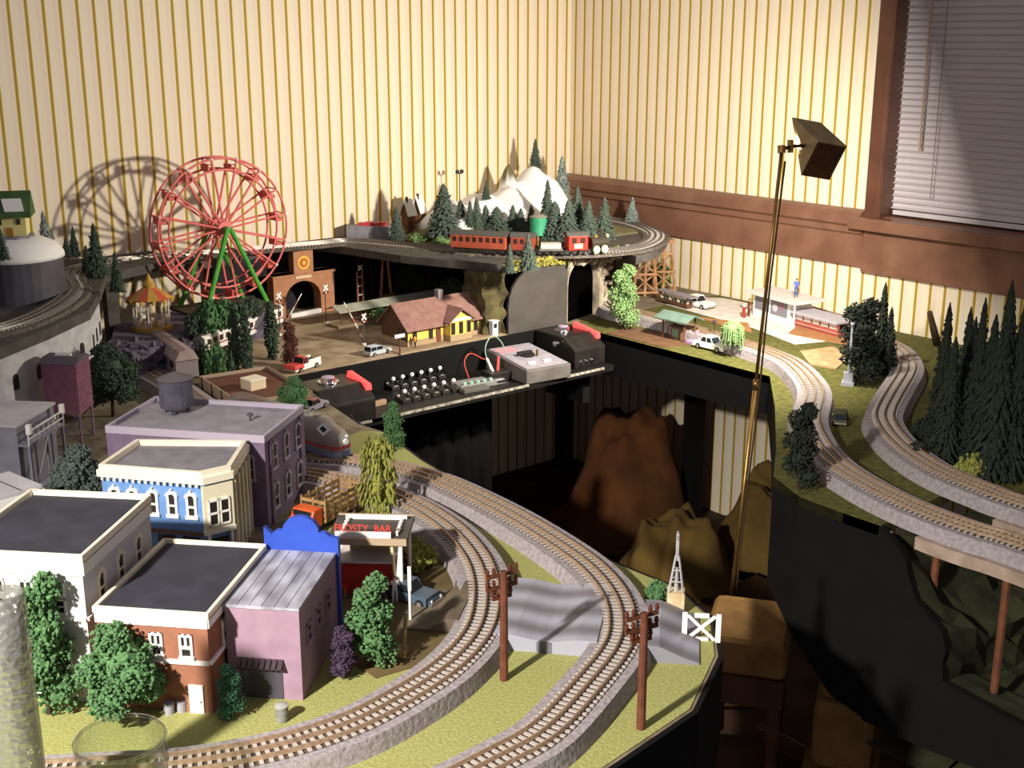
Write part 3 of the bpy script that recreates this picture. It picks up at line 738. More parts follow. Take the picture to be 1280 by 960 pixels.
def hgt(x, y):
    h = .004
    for bx, by, a, sx, sy in bumps: h = max(h, 0)+0; 
    v = [a*math.exp(-((x-bx)/sx)**2*.8-((y-by)/sy)**2*.75) for bx,by,a,sx,sy in bumps]
    h += (sum(q**3 for q in v))**(1/3)
    h += .006*math.sin(x*61+y*23)*math.sin(y*57-x*19)*min(1,h*12)
    return h
nxx, nyy = 62, 46; X0, X1, Y0, Y1 = -.80, -.12, -.50, -.012
vs = []; fs = []
for j in range(nyy+1):
    for i in range(nxx+1):
        x = X0+(X1-X0)*i/nxx; y = Y0+(Y1-Y0)*j/nyy
        edge = min(1, min(i, nxx-i, j+2)/4)
        vs.append((x, y, .8525+hgt(x, y)*edge+random.uniform(-.0012,.0012)*edge))
for j in range(nyy):
    for i in range(nxx): a = j*(nxx+1)+i; fs.append((a, a+1, a+nxx+2, a+nxx+1))
mb_ = MB().add(vs, fs)
ring = [i for i in range(nxx+1)]+[(j+1)*(nxx+1)-1 for j in range(1,nyy+1)]+[nyy*(nxx+1)+i for i in range(nxx-1,-1,-1)]+[j*(nxx+1) for j in range(nyy-1,0,-1)]
n0 = len(mb_.v); mb_.v += [(vs[i][0],vs[i][1],.8515) for i in ring]
N = len(ring); mb_.f += [(ring[k], n0+k, n0+(k+1)%N, ring[(k+1)%N]) for k in range(N)]+[list(range(n0,n0+N))]; mb_.mi += [0]*(N+1)
o = mb_.build('snowy_mountain', mtn, None, smooth=True); tag(o, 'snow-covered mountain with a grey peak in the corner of the striped walls', 'mountain')
at2 = o.data.attributes.new('snow', 'FLOAT', 'POINT')
vals = []
for v in o.data.vertices:
    h = v.co.z-.8525; s = (h-.036-.014*math.sin(v.co.x*47)*math.cos(v.co.y*37))/.012
    peak = 1 if not (h > .135 and v.co.x < -.342) else .0
    vals.append(max(0, min(1, s))*peak)
at2.data.foreach_set('value', vals)

# hill under the deck at the corner with the grey fascia and the tunnel mouth
t = thing('tunnel_hill', 'rocky hill with flat dark grey front board and black tunnel mouth under the red train', 'tunnel')
def rough_block(poly, z0, z1, mt, name, parent, amp=.007, nz=9, sub=6):
    pts = []
    n = len(poly)
    for i in range(n):
        a, c = V(poly[i]), V(poly[(i+1)%n]); k = max(1, int((c-a).length/.014))
        for j in range(k): pts.append(a.lerp(c, j/k))
    N = len(pts); vs = []; fs = []
    for r in range(nz+1):
        for p in pts:
            kk = 0 if r == nz else 1
            vs.append((p.x+random.uniform(-amp,amp)*kk, p.y+random.uniform(-amp,amp)*kk, z0+(z1-z0)*r/nz))
    for r in range(nz):
        for i in range(N): fs.append((r*N+i, r*N+(i+1)%N, (r+1)*N+(i+1)%N, (r+1)*N+i))
    fs += [list(range(N))[::-1], list(range(nz*N,(nz+1)*N))]
    return MB().add(vs, fs).build(name, mt, parent)
# rock left side and back
rough_block([(-.855,-.63),(-.798,-.644),(-.79,-.54),(-.845,-.53)], Z0, .831, mat('mossy_rock','5c5434','3a3422',25,.95,bump=.8,detail=8), 'rock', t)
boardm = mat('grey_board', '4f4a46', '45403d', 20, .55)
# front board: rounded left shoulder
bp_ = [(-.795,Z0),(-.595,Z0),(-.595,.838),(-.69,.838)]+[(-.69-.105*math.sin(PI/2*k/6), .838-.095*(1-math.cos(PI/2*k/6))) for k in range(1,7)]
MB().prismy(bp_, -.652, -.644).build('front_board', boardm, t)
# tunnel mouth on the right (+x) face
def arch_ring(y0, y1, zt, n=10):
    c = (y0+y1)/2; r = (y1-y0)/2
    return [(y1,Z0)]+[(c+r*math.cos(PI*k/n), zt-r*.75+r*.75*math.sin(PI*k/n)) for k in range(n+1)]+[(y0,Z0)]
pA, pB = V((-.594,-.653,0)), V((-.425,-.607,0)); pd_ = (pB-pA); pw = pd_.length; pd_.normalize(); pn = V((pd_.y,-pd_.x,0))
PT = MX(((pd_.x,0,pn.x,pA.x),(pd_.y,0,pn.y,pA.y),(0,1,0,0),(0,0,0,1)))
def archuv(w0, w1, zt, n=10):
    c = (w0+w1)/2; r = (w1-w0)/2
    return [(w0,Z0)]+[(c-r*math.cos(PI*k/n), zt-r*.85+r*.85*math.sin(PI*k/n)) for k in range(n+1)]+[(w1,Z0)]
inn = archuv(.002, pw*.80, .830)
m_ = MB(); N = len(inn)
m_.add([(x,y,-.010) for x,y in inn]+[(x,y,-.07) for x,y in inn], [list(range(N)), list(range(N,2*N))[::-1]]+[(i,N+i,N+(i+1)%N,(i+1)%N) for i in range(N)], PT)
m_.build('bore_shade_block', mat('bore_shade_black','050505',rough=1,spec=0), t)  # solid black block standing in for the shade inside the tunnel
pr = MB(); io = archuv(0, pw*.82, .833); cx2 = pw*.41
for i in range(len(io)-1):
    (x0,y0),(x1,y1) = io[i], io[i+1]
    def outw(x, y):
        d = V((x-cx2, max(0,y-.76))); d = d.normalized() if d.length > 1e-6 else V((0,1))
        k_ = .018 if x > cx2 else .002
        return (x+d.x*k_+random.uniform(0,.006)*(x > cx2), min(y+d.y*.02, .851))
    a_, b_ = outw(x0,y0), outw(x1,y1); dep = random.uniform(.002,.012)
    q = [(x0,y0),(x1,y1),b_,a_]
    pr.add([(x,y,dep*(x > cx2)) for x,y in q]+[(x,y,-.02) for x,y in q], [(0,1,2,3),(7,6,5,4),(0,4,5,1),(1,5,6,2),(2,6,7,3),(3,7,4,0)], PT)
pr.build('portal_rock', mat('pale_rock','b5a896','8e806c',40,.95,bump=.8,detail=6), t)
rough_block([(-.434,-.602),(-.405,-.588),(-.40,-.46),(-.44,-.44)], Z0, .832, mat('pale_rock','b5a896'), 'rock', t)
# mossy ledge on top
tm_ = mat('yellow_moss', 'a8a04a', '6f6c30', 90, .95, bump=.8, detail=6)
lg = MB()
for k in range(420):
    x = random.uniform(-.80,-.42); fy = -.655 if x < -.5 else -.658-(x+.5)*.14; lg.blob((x, fy+random.uniform(-.006,.022)*(k%3 > 0), .836+random.uniform(0,.020)), random.uniform(.004,.009), random)
o = lg.build('moss', tm_, t); o['kind'] = 'stuff'
bo = MB()
for k in range(90):
    x = random.uniform(-.60,-.375); bo.blob((x, -.662-max(0,x+.5)*.1+random.uniform(-.004,.012), .842+random.uniform(-.014,.014)), random.uniform(.006,.012), random)
for k in range(60): bo.blob((random.uniform(-.435,-.40), -.60+random.uniform(-.012,.012), random.uniform(Z0+.012,.838)), random.uniform(.007,.015), random)
o = bo.build('boulders', mat('pale_rock','b5a896'), t); o['kind'] = 'stuff'

# round grey tunnel with snow cap at the upper left
cen = at(24,372,.872)
t = thing('round_tunnel', 'round dark grey tunnel drum with a snow-white domed top at the left edge', 'tunnel', (cen.x, cen.y, .872))
dr = topz(V((cen.x,cen.y,.872)), 322)-.872
drum = mat('drum_grey', '57535c', '4a464e', 20, .6)
MB().lathe([(.095,0),(.095,dr),(.09,dr+.002)], 32).build('drum', drum, t)
sn = MB(); 
sn.lathe([(.099,dr+.001),(.098,dr+.010),(.085,dr+.028),(.055,dr+.042),(.02,dr+.046),(.001,dr+.046)], 32)
sn.build('snow_cap', snow, t, smooth=True)
zt = .872+dr+.0462
# house on the snow dome

ht = thing('chalet', 'pale yellow chalet with green snowy roof on the round snow dome', 'house', (cen.x, cen.y, zt-.004), -.45)
MB().lathe([(.045,-.012),(.045,.006)], 10).build('stone_base', mat('stone','9a96a0','6a6670',120,.9), ht)
MB().box(-.032,.032,-.028,.028,.006,.052).build('walls', mat('yellow_wall','e6dc92',rough=.7), ht)
rf = MB().prismx([(-.042,.045),(.042,.045),(.038,.052),(0,.096),(-.038,.052)], -.044, .044); rf.build('roof', mat('green_roof','4d6a3a','3f5832',40,.7), ht)
MB().add([(-.005,-.034,.056),(.032,-.034,.056),(.026,-.016,.0785),(-.012,-.016,.0785),(-.005,-.037,.058),(.032,-.037,.058),(.026,-.018,.082),(-.012,-.018,.082)],[(0,1,2,3),(4,5,6,7),(0,1,5,4),(1,2,6,5),(2,3,7,6),(3,0,4,7)]).build('snow', snow, ht)
for x in (-.018,.018): MB().box(x-.004,x+.004,-.0295,-.0275,.03,.042).build('window', glass, ht)
MB().box(-.006,.006,-.0295,-.0275,.006,.024).build('door', mat('orange_door','b07a2c',rough=.6), ht)

# amusement knoll (behind the bushes) -----------------------------------------
ZK = .745
t = rough_block([(-1.74,-.50),(-1.62,-.48),(-1.54,-.39),(-1.42,-.315),(-1.27,-.285),(-1.24,-.16),(-1.46,-.16),(-1.64,-.22),(-1.72,-.38)], Z0, ZK, purplerock, 'rock_knoll', None, .008, 7)
cg = MB()
for k in range(150):
    a, b_ = [((-1.74,-.50),(-1.62,-.48)),((-1.62,-.48),(-1.54,-.39)),((-1.54,-.39),(-1.42,-.315)),((-1.74,-.50),(-1.72,-.38)),((-1.74,-.48),(-1.66,-.40))][k%5]
    q = V(a).lerp(V(b_), random.random()); cg.blob((q.x+random.uniform(-.008,.008), q.y+random.uniform(-.006,.012), Z0+random.uniform(.020,.074)), random.uniform(.008,.017), random)
o = cg.build('crags', purplerock, t); o['kind'] = 'stuff'
tag(t, 'purple-grey rocky knoll carrying the big wheel and the carousel', 'hill')

# ------------------------------------------------------------------ ferris wheel
wc = aty(275, 285, -.215); wb = ZK
R_ = .1715
fw = thing('ferris_wheel', 'big pink-red ferris wheel on green A-frame legs before the striped wall', 'ferris wheel', (wc.x, wc.y, wb))
hz = wc.z-wb
pinkm = mat('wheel_pink', 'e67c74', 'd86c68', 30, .45); greenm = mat('wheel_green', '3f9a3a', '57a83a', 30, .5)
def ringtube(r, y, rad, n=48):
    m_ = MB(); pts = [(r*math.cos(2*PI*k/n), y, hz+r*math.sin(2*PI*k/n)) for k in range(n)]
    vs = []; fs = []
    for k in range(n):
        a = 2*PI*k/n
        for q in range(6):
            b_ = 2*PI*q/6; rr = r+rad*math.cos(b_); vs.append((rr*math.cos(a), y+rad*math.sin(b_), hz+rr*math.sin(a)))
    for k in range(n):
        for q in range(6): fs.append((k*6+q, k*6+(q+1)%6, ((k+1)%n)*6+(q+1)%6, ((k+1)%n)*6+q))
    return m_.add(vs, fs)
WS = .024
for y in (-WS, WS):
    ringtube(R_, y, .003).build('outer_rim', pinkm, fw, True); ringtube(R_*.84, y, .0028).build('inner_rim', pinkm, fw, True)
    for k in range(16):
        a = 2*PI*(k+.35)/16; c, s_ = math.cos(a), math.sin(a)
        m_ = MB()
        m_.tube([(.012*c, y, hz+.012*s_),(R_*c, y, hz+R_*s_)], .0028, 6)
        m_.build('spoke', pinkm, fw)
for k in range(16):
    a = 2*PI*(k+.35)/16; c, s_ = math.cos(a), math.sin(a)
    MB().tube([(R_*c,-WS,hz+R_*s_),(R_*c,WS,hz+R_*s_)], .0018, 6).build('cross_bar', pinkm, fw)
    # gondola hangs between the rims
    g = MB(); gx, gz = R_*.92*c, hz+R_*.92*s_
    o = MB().box(gx-.010,gx+.010,-WS+.004,WS-.004,gz-.016,gz-.008).box(gx-.010,gx-.007,-WS+.004,WS-.004,gz-.008,gz+.002).build('gondola', mat('gondola_red','c85a50',rough=.5), fw)
    MB().tube([(gx,-WS+.003,gz),(gx,WS-.003,gz)], .0012, 5).build('hanger', pinkm, o)
    MB().ball((R_*c, -WS-.002, hz+R_*s_), .0036, 8).build('light_bulb', mat('bulb_white','f2e8e0',rough=.3), fw)
MB().tube([(0,-.05,hz),(0,.05,hz)], .008, 12).build('axle', greenm, fw)
for y in (-.026,.026): MB().tube([(0,y-.004,hz),(0,y+.004,hz)], .02, 16).build('hub', pinkm, fw)
for y, sp in ((-.048,-.07),(.048,.07)):
    for s_ in (-1,1):
        MB().tube([(s_*.004,y,hz+.004),(s_*.088,sp,0)], .0062, 8).build('leg', greenm, fw)
MB().box(-.11,.11,-.085,.085,-.003,.004).build('base', mat('wheel_base','5a4a3c',rough=.8), fw)
# ------------------------------------------------------------------ carousel
cb = at(190,414,ZK)
cr = thing('carousel', 'small golden carousel with red striped canopy beside the big wheel', 'carousel', (cb.x+.01, cb.y+.02, ZK))
gold = mat('carousel_gold', 'c9a24a', 'b0863a', 60, .4); redc = mat('carousel_red', 'c0563c', rough=.5)
ch = topz(V((cb.x+.01,cb.y+.02,ZK)), 372)-ZK
MB().lathe([(.046,0),(.046,.008),(.042,.010)], 20).build('platform', gold, cr)
n = 12
for k in range(n):
    a0, a1 = 2*PI*k/n, 2*PI*(k+1)/n
    m_ = MB(); r1, r0 = .052, .012
    vs = [(r1*math.cos(a0),r1*math.sin(a0),ch),(r1*math.cos(a1),r1*math.sin(a1),ch),(r0*math.cos(a1),r0*math.sin(a1),ch+.026),(r0*math.cos(a0),r0*math.sin(a0),ch+.026)]
    m_.add(vs+[(x*.97,y*.97,z-.002) for x,y,z in vs], [(0,1,2,3),(7,6,5,4),(0,4,5,1),(1,5,6,2),(2,6,7,3),(3,7,4,0)])
    m_.build('canopy_panel', redc if k % 2 else gold, cr)
    MB().cbox((.051*math.cos((a0+a1)/2),.051*math.sin((a0+a1)/2),ch-.004),.007,.007,.009, ).build('canopy_scallop', gold, cr)
MB().lathe([(.014,ch+.024),(.014,ch+.032),(.008,ch+.04),(.001,ch+.056)], 12).build('finial', gold, cr)
MB().cyl((0,0,.008),(0,0,ch+.02),.01).build('centre_drum', mat('drum_cream','d8c8a0',rough=.6), cr)
for k in range(8):
    a = 2*PI*k/8+.2; MB().cyl((.04*math.cos(a),.04*math.sin(a),.008),(.04*math.cos(a),.04*math.sin(a),ch),.0018,n=6).build('pole', mat('pole_cream','e0d2c0',rough=.4), cr)
horse = MB().box(-.008,.008,-.003,.003,.012,.019).box(.006,.011,-.002,.002,.018,.027).box(-.007,-.004,-.002,.002,.004,.012).box(.004,.007,-.002,.002,.004,.012)
for k in range(8):
    a = 2*PI*k/8+.2; o = MB(); o.v, o.f, o.mi = list(horse.v), list(horse.f), list(horse.mi)
    q = o.build('horse', mat('horse_white','e8dccf',rough=.4), cr); q.location = (.04*math.cos(a)*.92,.04*math.sin(a)*.92,.008); q.rotation_euler = (0,0,a+PI/2)
# ------------------------------------------------------------------ brick arch entrance with target sign
ab = at(343,386,.70); ac = at(413,377,.70)
ZA = Z0
f0 = at(342,395,Z0+.0); 
orange = mat('orange_brick', 'ba8462', 'aa7656', 60, .8)
p0, p1 = aty(342,388,-.12), aty(417,378,-.12)
ar = thing('arch_gate', 'orange brick arch entrance with a round target emblem on top, right of the wheel', 'gate', (p0.x,-.12,Z0))
Wd = p1.x-p0.x; zt = aty(345,345,-.12).z-Z0
def archp(w, h, cx, r, zs):
    return [(0,0),(cx-r,0)]+[(cx-r*math.cos(PI*k/12), zs+r*.8*math.sin(PI*k/12)) for k in range(13)]+[(cx+r,0),(w,0),(w,h),(0,h)]
# built as pillars + spandrel strips so the opening is real
cx_, rr, zs = Wd*.48, Wd*.29, zt*.42
m_ = MB()
m_.box(0,cx_-rr,-.006,.03,0,zt); m_.box(cx_+rr,Wd,-.006,.03,0,zt)
for k in range(12):
    a0, a1 = PI*k/12, PI*(k+1)/12
    x0, x1 = cx_-rr*math.cos(a0), cx_-rr*math.cos(a1)
    m_.prismy([(x0,zs+rr*.85*math.sin(a0)),(x1,zs+rr*.85*math.sin(a1)),(x1,zt),(x0,zt)], -.006, .03)
m_.build('arch_wall', orange, ar)
MB().box(cx_-Wd*.14,cx_+Wd*.18,-.007,.02,zt,zt+Wd*.32).build('emblem_block', orange, ar)
ex_, ez_ = cx_+Wd*.02, zt+Wd*.15
yd = mat('emblem_yellow','e2b84a',rough=.5)
for r_, mt_, yy in ((Wd*.10,yd,-.0085),(Wd*.065,mat('emblem_orange','b85a2c',rough=.5),-.0095),(Wd*.032,yd,-.0105)):
    MB().cyl((ex_,-.006,ez_),(ex_,yy,ez_),r_,n=20).build('emblem_ring', mt_, ar)
MB().box(cx_-Wd*.12,cx_+Wd*.14,-.008,-.005,zt*.88,zt*.95).build('name_plate', mat('plate_cream','e2c8a8',rough=.5), ar)
MB().box(-.004,Wd+.004,-.012,.034,zt-.006,zt).build('coping', orange, ar)
# ------------------------------------------------------------------ station and platform
def gable_building(t, w, d, he, hr, walls, roof, over=.008, th=.003, ro=.008):
    MB().prismx([(0,0),(d,0),(d,he),(d/2,hr-.003),(0,he)], 0, w).build('walls', walls, t)
    for s in (0,1):
        y0, y1 = (-over, d/2) if s == 0 else (d+over, d/2)
        z0 = he-(hr-he)*over/(d/2)
        MB().add([(x,y,z+k*th) for k in (0,1) for x in (-ro,w+ro) for y,z in ((y0,z0),(y1,hr))],
                 [(0,1,3,2),(4,5,7,6),(0,1,5,4),(2,3,7,6),(0,2,6,4),(1,3,7,5)]).build('roof_slope', roof, t)
yw = mat('station_yellow', 'e6cc62', 'd8bc54', 60, .7); rrf = mat('station_roof', '916c62', '7e5c54', 60, .8); brw = mat('station_brown', '5e4030', rough=.7)
dado = mat('station_dado', 'a08a6a', rough=.8)
s0, s1 = at(510,436), at(612,416)
dv = V((s1.x-s0.x, s1.y-s0.y, 0)); sw = dv.length; srz = math.atan2(dv.y, dv.x)
st = thing('station', 'yellow depot with reddish-brown gabled roof beside the black control shelf', 'station', s0, srz)
sd = .105; he = topz(s0, 408)-Z0; hr = he+.045
gable_building(st, sw, sd, he, hr, yw, rrf, .014, .003, .012)
MB().box(-.0015,sw+.0015,-.0015,sd+.0015,0,.018).build('dado', dado, st)
MB().prismx([(-.001,.018),(sd+.001,.018),(sd+.001,he),(sd/2,hr-.006),(-.001,he)], -.002, .0).build('gable_end', brw, st)
for f in (.16,.34): MB().box(-.0035,-.001,sd*f-.004,sd*f+.004,.02,.045).build('window', glass, st)
# bay with cross gable
bx0, bx1 = sw*.42, sw*.72
MB().prismy([(bx0+.006,0),(bx1-.006,0),(bx1-.006,he),((bx0+bx1)/2,he+.022),(bx0+.006,he)], -.022, .02).build('bay', yw, st)
MB().box(bx0+.005,bx1-.005,-.0235,.0,0,.018).build('bay_dado', dado, st)
for s in (-1,1):
    xm = (bx0+bx1)/2; xe = bx0-.006 if s < 0 else bx1+.006
    MB().add([(x,y,z+k) for k in (0,.003) for y in (-.032,.04) for x,z in ((xe,he-.006),(xm,he+.026))],[(0,1,3,2),(4,5,7,6),(0,1,5,4),(2,3,7,6),(0,2,6,4),(1,3,7,5)]).build('bay_roof', rrf, st)
for x in (bx0+.014,(bx0+bx1)/2,bx1-.014):
    o = MB().box(x-.006,x+.006,-.0235,-.0215,.02,.05).build('window', brw, st); MB().box(x-.0045,x+.0045,-.0242,-.0234,.0215,.0485).build('pane', glass, o)
MB().box(bx0+.004,bx1-.004,-.025,-.021,.053,.060).build('lintel', cream, st)
for f in (.08,.27,.82,.93):
    o = MB().box(sw*f-.006,sw*f+.006,-.002,.001,.014,.05).build('window', brw, st); MB().box(sw*f-.0045,sw*f+.0045,-.0028,-.0015,.016,.0485).build('pane', glass, o)
o = MB().box(sw*.36-.007,sw*.36+.007,-.002,.001,0,.045).build('door', mat('door_brown','6a3a24',rough=.6), st)
MB().box(sw*.50,sw*.56,sd*.5-.008,sd*.5+.008,hr-.006,hr+.02).build('chimney', mat('chimney','8c8284',rough=.8), st)
pf = MB().prism([(-.05,-.034),(sw+.05,-.034),(sw+.05,sd+.02),(-.05,sd+.02)], -.002, .0035).build('station_platform', mat('platform_tan','9a8468','86705a',40,.85), None, loc=s0, rz=srz)
tag(pf, 'tan paved strip under the depot along the table edge', 'platform')
# freight platform roof behind
g0, g1 = at(416,410), at(545,387)
dv = V((g1.x-g0.x,g1.y-g0.y,0)); gw = dv.length
gp = thing('platform_shelter', 'long grey-roofed open platform shelter behind the depot', 'shelter', g0, math.atan2(dv.y,dv.x))
ghr = topz(g0, 384)-Z0
grr = mat('grey_green_roof', 'a8a898', '969684', 40, .6)
for s in (-1,1): MB().add([(x,y,z+k) for k in (0,.0025) for x in (0,gw) for y,z in ((s*.034,ghr-.012),(0,ghr))],[(0,1,3,2),(4,5,7,6),(0,1,5,4),(2,3,7,6),(0,2,6,4),(1,3,7,5)]).build('roof_slope', grr, gp)
for k in range(5): MB().cyl((gw*(.08+.21*k),0,.008),(gw*(.08+.21*k),0,ghr-.004),.002,n=6).build('post', brw, gp)
MB().box(0,gw,-.026,.026,-.001,.008).build('deck', mat('deck_tan','8f7a5c',rough=.8), gp)
for k in range(4):
    x = gw*(.2+.2*k)
    MB().box(x-.008,x+.008,-.012,-.004,.008,.013).build('bench', brw, gp)
# name sign of the station
sb_ = at(500,444); sg = thing('station_sign', 'white T-shaped sign board on brown post left of the depot', 'sign', sb_, srz)
sh = topz(sb_, 420)-Z0
MB().cyl((0,0,0),(0,0,sh),.002,n=8).build('post', brw, sg); MB().box(-.014,.014,-.0022,.0022,sh-.004,sh+.004).build('board', white, sg)
# small white kiosk at right of the station
k0 = at(617,420); ks = thing('ticket_kiosk', 'tiny pale blue-white kiosk with dark window at the right end of the depot', 'kiosk', k0, srz)
MB().box(-.009,.009,-.007,.007,0,.038).build('walls', mat('kiosk_blue','c3c8d2',rough=.6), ks); MB().box(-.011,.011,-.009,.009,.038,.041).build('roof', white, ks); MB().box(-.005,.005,-.0078,-.006,.022,.033).build('window', glass, ks)

# ------------------------------------------------------------------ control shelf
ZS = .60
shm = mat('shelf_black', '1b1917', '141210', 30, .45, spec=.5)
sl, sr = at(447,529,ZS), at(758,459,ZS)
t = thing('control_shelf', 'black control shelf with worn pale front lip hanging below the back table', 'shelf')
MB().box(-1.40,-.608,-.845,-.658,ZS-.014,ZS).build('board', shm, t)
lipm = mat('worn_lip', 'b8b0a0', '6a645c', 120, .6)
la, lb_ = at(462,524,ZS).x, at(662,481,ZS).x
MB().box(la,lb_,-.848,-.845,ZS-.005,ZS+.001).build('lip', lipm, t); MB().box(-.77,-.645,-.848,-.845,ZS-.005,ZS+.001).build('lip', lipm, t); MB().box(-1.40,-1.31,-.848,-.845,ZS-.005,ZS+.001).build('lip', lipm, t)
for x in (-1.36,-.66): MB().box(x-.012,x+.012,-.80,-.658,ZS-.10,ZS-.014).build('bracket', black, t)
# skirt below
sk = MB(); pts = []
for k in range(60):
    x = -1.50+.62*k/59; pts.append((x, -.70+.008*math.sin(k*1.1)+.004*math.sin(k*2.7)))
vs = [(x,y,z) for z in (0.0,ZS-.0145) for x,y in pts]+[(x,y+.003,z) for z in (0.0,ZS-.0145) for x,y in pts]
n = 60; fs = []
for k in range(n-1): fs += [(k,k+1,n+k+1,n+k),(2*n+k+1,2*n+k,3*n+k,3*n+k+1),(k,2*n+k,2*n+k+1,k+1),(n+k,n+k+1,3*n+k+1,3*n+k)]
fs += [(0,n,3*n,2*n),(n-1,3*n-1,4*n-1,2*n-1)]
tag(sk.add(vs,fs).build('table_skirt', blackcloth, None, True), 'black cloth skirt hanging below the control shelf to the floor', 'skirt')
def rounded(b, name, mt, p, bev=.003): return b.build(name, mt, p, bevel=bev)
redglow = mat('red_lamp', 'ff4a48', emit=1.2)
chrome = mat('chrome', 'd8d4d8', rough=.2, metal=1)
ctrl = mat('control_black', '26221f', '1c1916', 40, .4, spec=.5)
def power_pack(label, cx, cy, rz, w, d, h, lamp_side):
    t = thing('power_pack', label, 'transformer', (cx,cy,ZS), rz)
    poly = [(-d/2,0),(d/2,0),(d/2,h),(-d*.18,h),(-d/2,h*.62)]
    MB().prismx(poly, -w/2, w/2).build('case', ctrl, t, bevel=.004)
    MB().lathe([(.024,h+.0005),(.024,h+.003),(.016,h+.003),(.015,h+.011),(.006,h+.012)], 24, (-.004,d*.16,0)).build('dial', chrome, t)
    MB().lathe([(.016,h+.0025),(.013,h+.013),(.004,h+.014)], 20, (-.004,d*.16,0)).build('dial_knob', mat('knob_lilac','a894ac',rough=.3), t)
    x = lamp_side*(w/2-.004)
    T = MX.Translation((x,0,h-.001)) @ MX.Rotation(-.0,4,'X')
    MB().add([(x-.008,-d*.34,h*.80),(x+.008,-d*.34,h*.80),(x+.008,d*.25,h+.001),(x-.008,d*.25,h+.001),(x-.006,-d*.34,h*.80+.014),(x+.006,-d*.34,h*.80+.014),(x+.006,d*.25,h+.013),(x-.006,d*.25,h+.013)],
             [(3,2,1,0),(4,5,6,7),(0,1,5,4),(1,2,6,5),(2,3,7,6),(3,0,4,7)]).build('red_light', redglow, t)
    for k in range(3): MB().cyl((-w*.3+.018*k,-d/2-.006,h*.2),(-w*.3+.018*k,-d/2,h*.2),.004).build('terminal', chrome, t)
    MB().cyl((-lamp_side*(w/2+.003),-d*.1,h*.75),(-lamp_side*(w/2+.016),-d*.1,h*.75),.007).build('side_knob', chrome, t)
    return t
qa = at(425,492,.672); 
power_pack('black power pack with red-lit bar at the left end of the control shelf', -1.385, -.775, 0, .125, .13, .074, 1)
power_pack('black power pack with glowing red bar at the shelf end by the tunnel', -.662, -.74, 0, .105, .15, .075, 1)
# grey throttle box
g = [at(640,452,ZS+.035), at(604,452,ZS+.035)]
tb = thing('throttle_box', 'grey-topped throttle box with a black handle in the middle of the shelf', 'controller', (-.825,-.765,ZS), -.10)
MB().prismx([(-.088,0),(.092,0),(.092,.05),(-.088,.034)], -.066, .066).build('case', mat('case_grey','6a6460','5c5652',40,.5), tb, bevel=.003)
T = MX.Translation((0,0,.0345)) @ MX.Rotation(math.atan2(.016,.18),4,'X') @ MX.Translation((0,.002,.0075))
MB().box(-.06,.06,-.082,.084,0,.002,T).build('face_plate', mat('plate_grey','a09aa2','908a92',60,.45), tb)
MB().box(-.055,.0,.04,.075,.002,.0026,T).build('pink_print', mat('print_pink','c48a92',rough=.5), tb)
MB().lathe([(.020,.002),(.020,.006),(.012,.007)],20,(-.002,.004,0),T).build('dial', ctrl, tb)
MB().box(-.03,.012,-.002,.008,.006,.014,T).build('handle', ctrl, tb, bevel=.002)
MB().cyl(T@V((.018,-.012,.002)),T@V((.018,-.012,.018)),.003).build('toggle', mat('brass','9a7a3a',rough=.3,metal=1), tb)
for x in (-.025,.02): MB().box(x-.010,x+.010,-.056,-.046,.002,.005,T).build('slide_switch', white, tb)
# lever frames
lever_m = mat('lever_tip', 'f0ece6', rough=.25); lev_b = mat('lever_base', '2a2724', rough=.4)
for row, (pa, pb, n, cnt) in enumerate((((504,502),(565,488),6,'front'),((490,486),(548,472),6,'back'))):
    for k in range(n):
        x = pa[0]+(pb[0]-pa[0])*k/(n-1); y = pa[1]+(pb[1]-pa[1])*k/(n-1)
        q = at(x, y, ZS)
        ordn = ['first','second','third','fourth','fifth','sixth'][k]
        lv = thing('switch_lever', f'white-tipped track switch lever, {ordn} from the left in the {cnt} row on the shelf', 'switch lever', (q.x,q.y,ZS), -.05, 'white-tipped switch levers')
        MB().box(-.011,.011,-.019,.019,0,.010).build('base', lev_b, lv, bevel=.002)
        MB().tube([(0,0,.008),(.002,-.003,.022)],.002,6).build('stem', chrome, lv); MB().ball((.002,-.004,.025),.0052,10).build('tip', lever_m, lv)
        MB().box(-.005,.005,-.0185,-.010,.010,.0115).build('label_tab', chrome, lv)
        MB().ball((-.005,.012,.012),.0032,8).build('button', lever_m, lv)
# terminal boards, wires
tb1 = at(605,483,ZS); tbd = thing('terminal_board', 'grey terminal strip with green-white screws in front of the wires', 'terminal strip', (tb1.x-.015,tb1.y+.02,ZS), -.12)
MB().box(-.05,.05,-.025,.025,0,.012).build('board', mat('term_grey','7d7a76',rough=.5), tbd, bevel=.002)
for k in range(5): MB().cyl((-.036+.018*k,-.018,.012),(-.036+.018*k,-.018,.018),.0045,n=10).build('screw', mat('screw_green','9fc4b4',rough=.3), tbd)
jb = at(622,478,ZS); jbx = thing('junction_box', 'small black junction box with red and white lead plugs', 'junction box', (jb.x+.01,jb.y+.02,ZS), -.12)
MB().box(-.028,.028,-.022,.022,0,.024).build('case', ctrl, jbx, bevel=.002); MB().box(-.022,.018,-.0225,-.0215,.004,.010).build('label', chrome, jbx)
for x, mt_ in ((-.008,white),(.006,mat('plug_red','d8524a',rough=.4))): MB().tube([(x,.0,.023),(x*2.4,.01,.055)],.0035,8).build('plug', mt_, jbx)
def wire(label, pts, mt, r=.0014):
    o = MB().tube(smoothpath(pts,.006), r, 6).build('lead_wire', mt, None, True); return tag(o, label, 'wire')
jx, jy = jb.x+.01, jb.y+.02
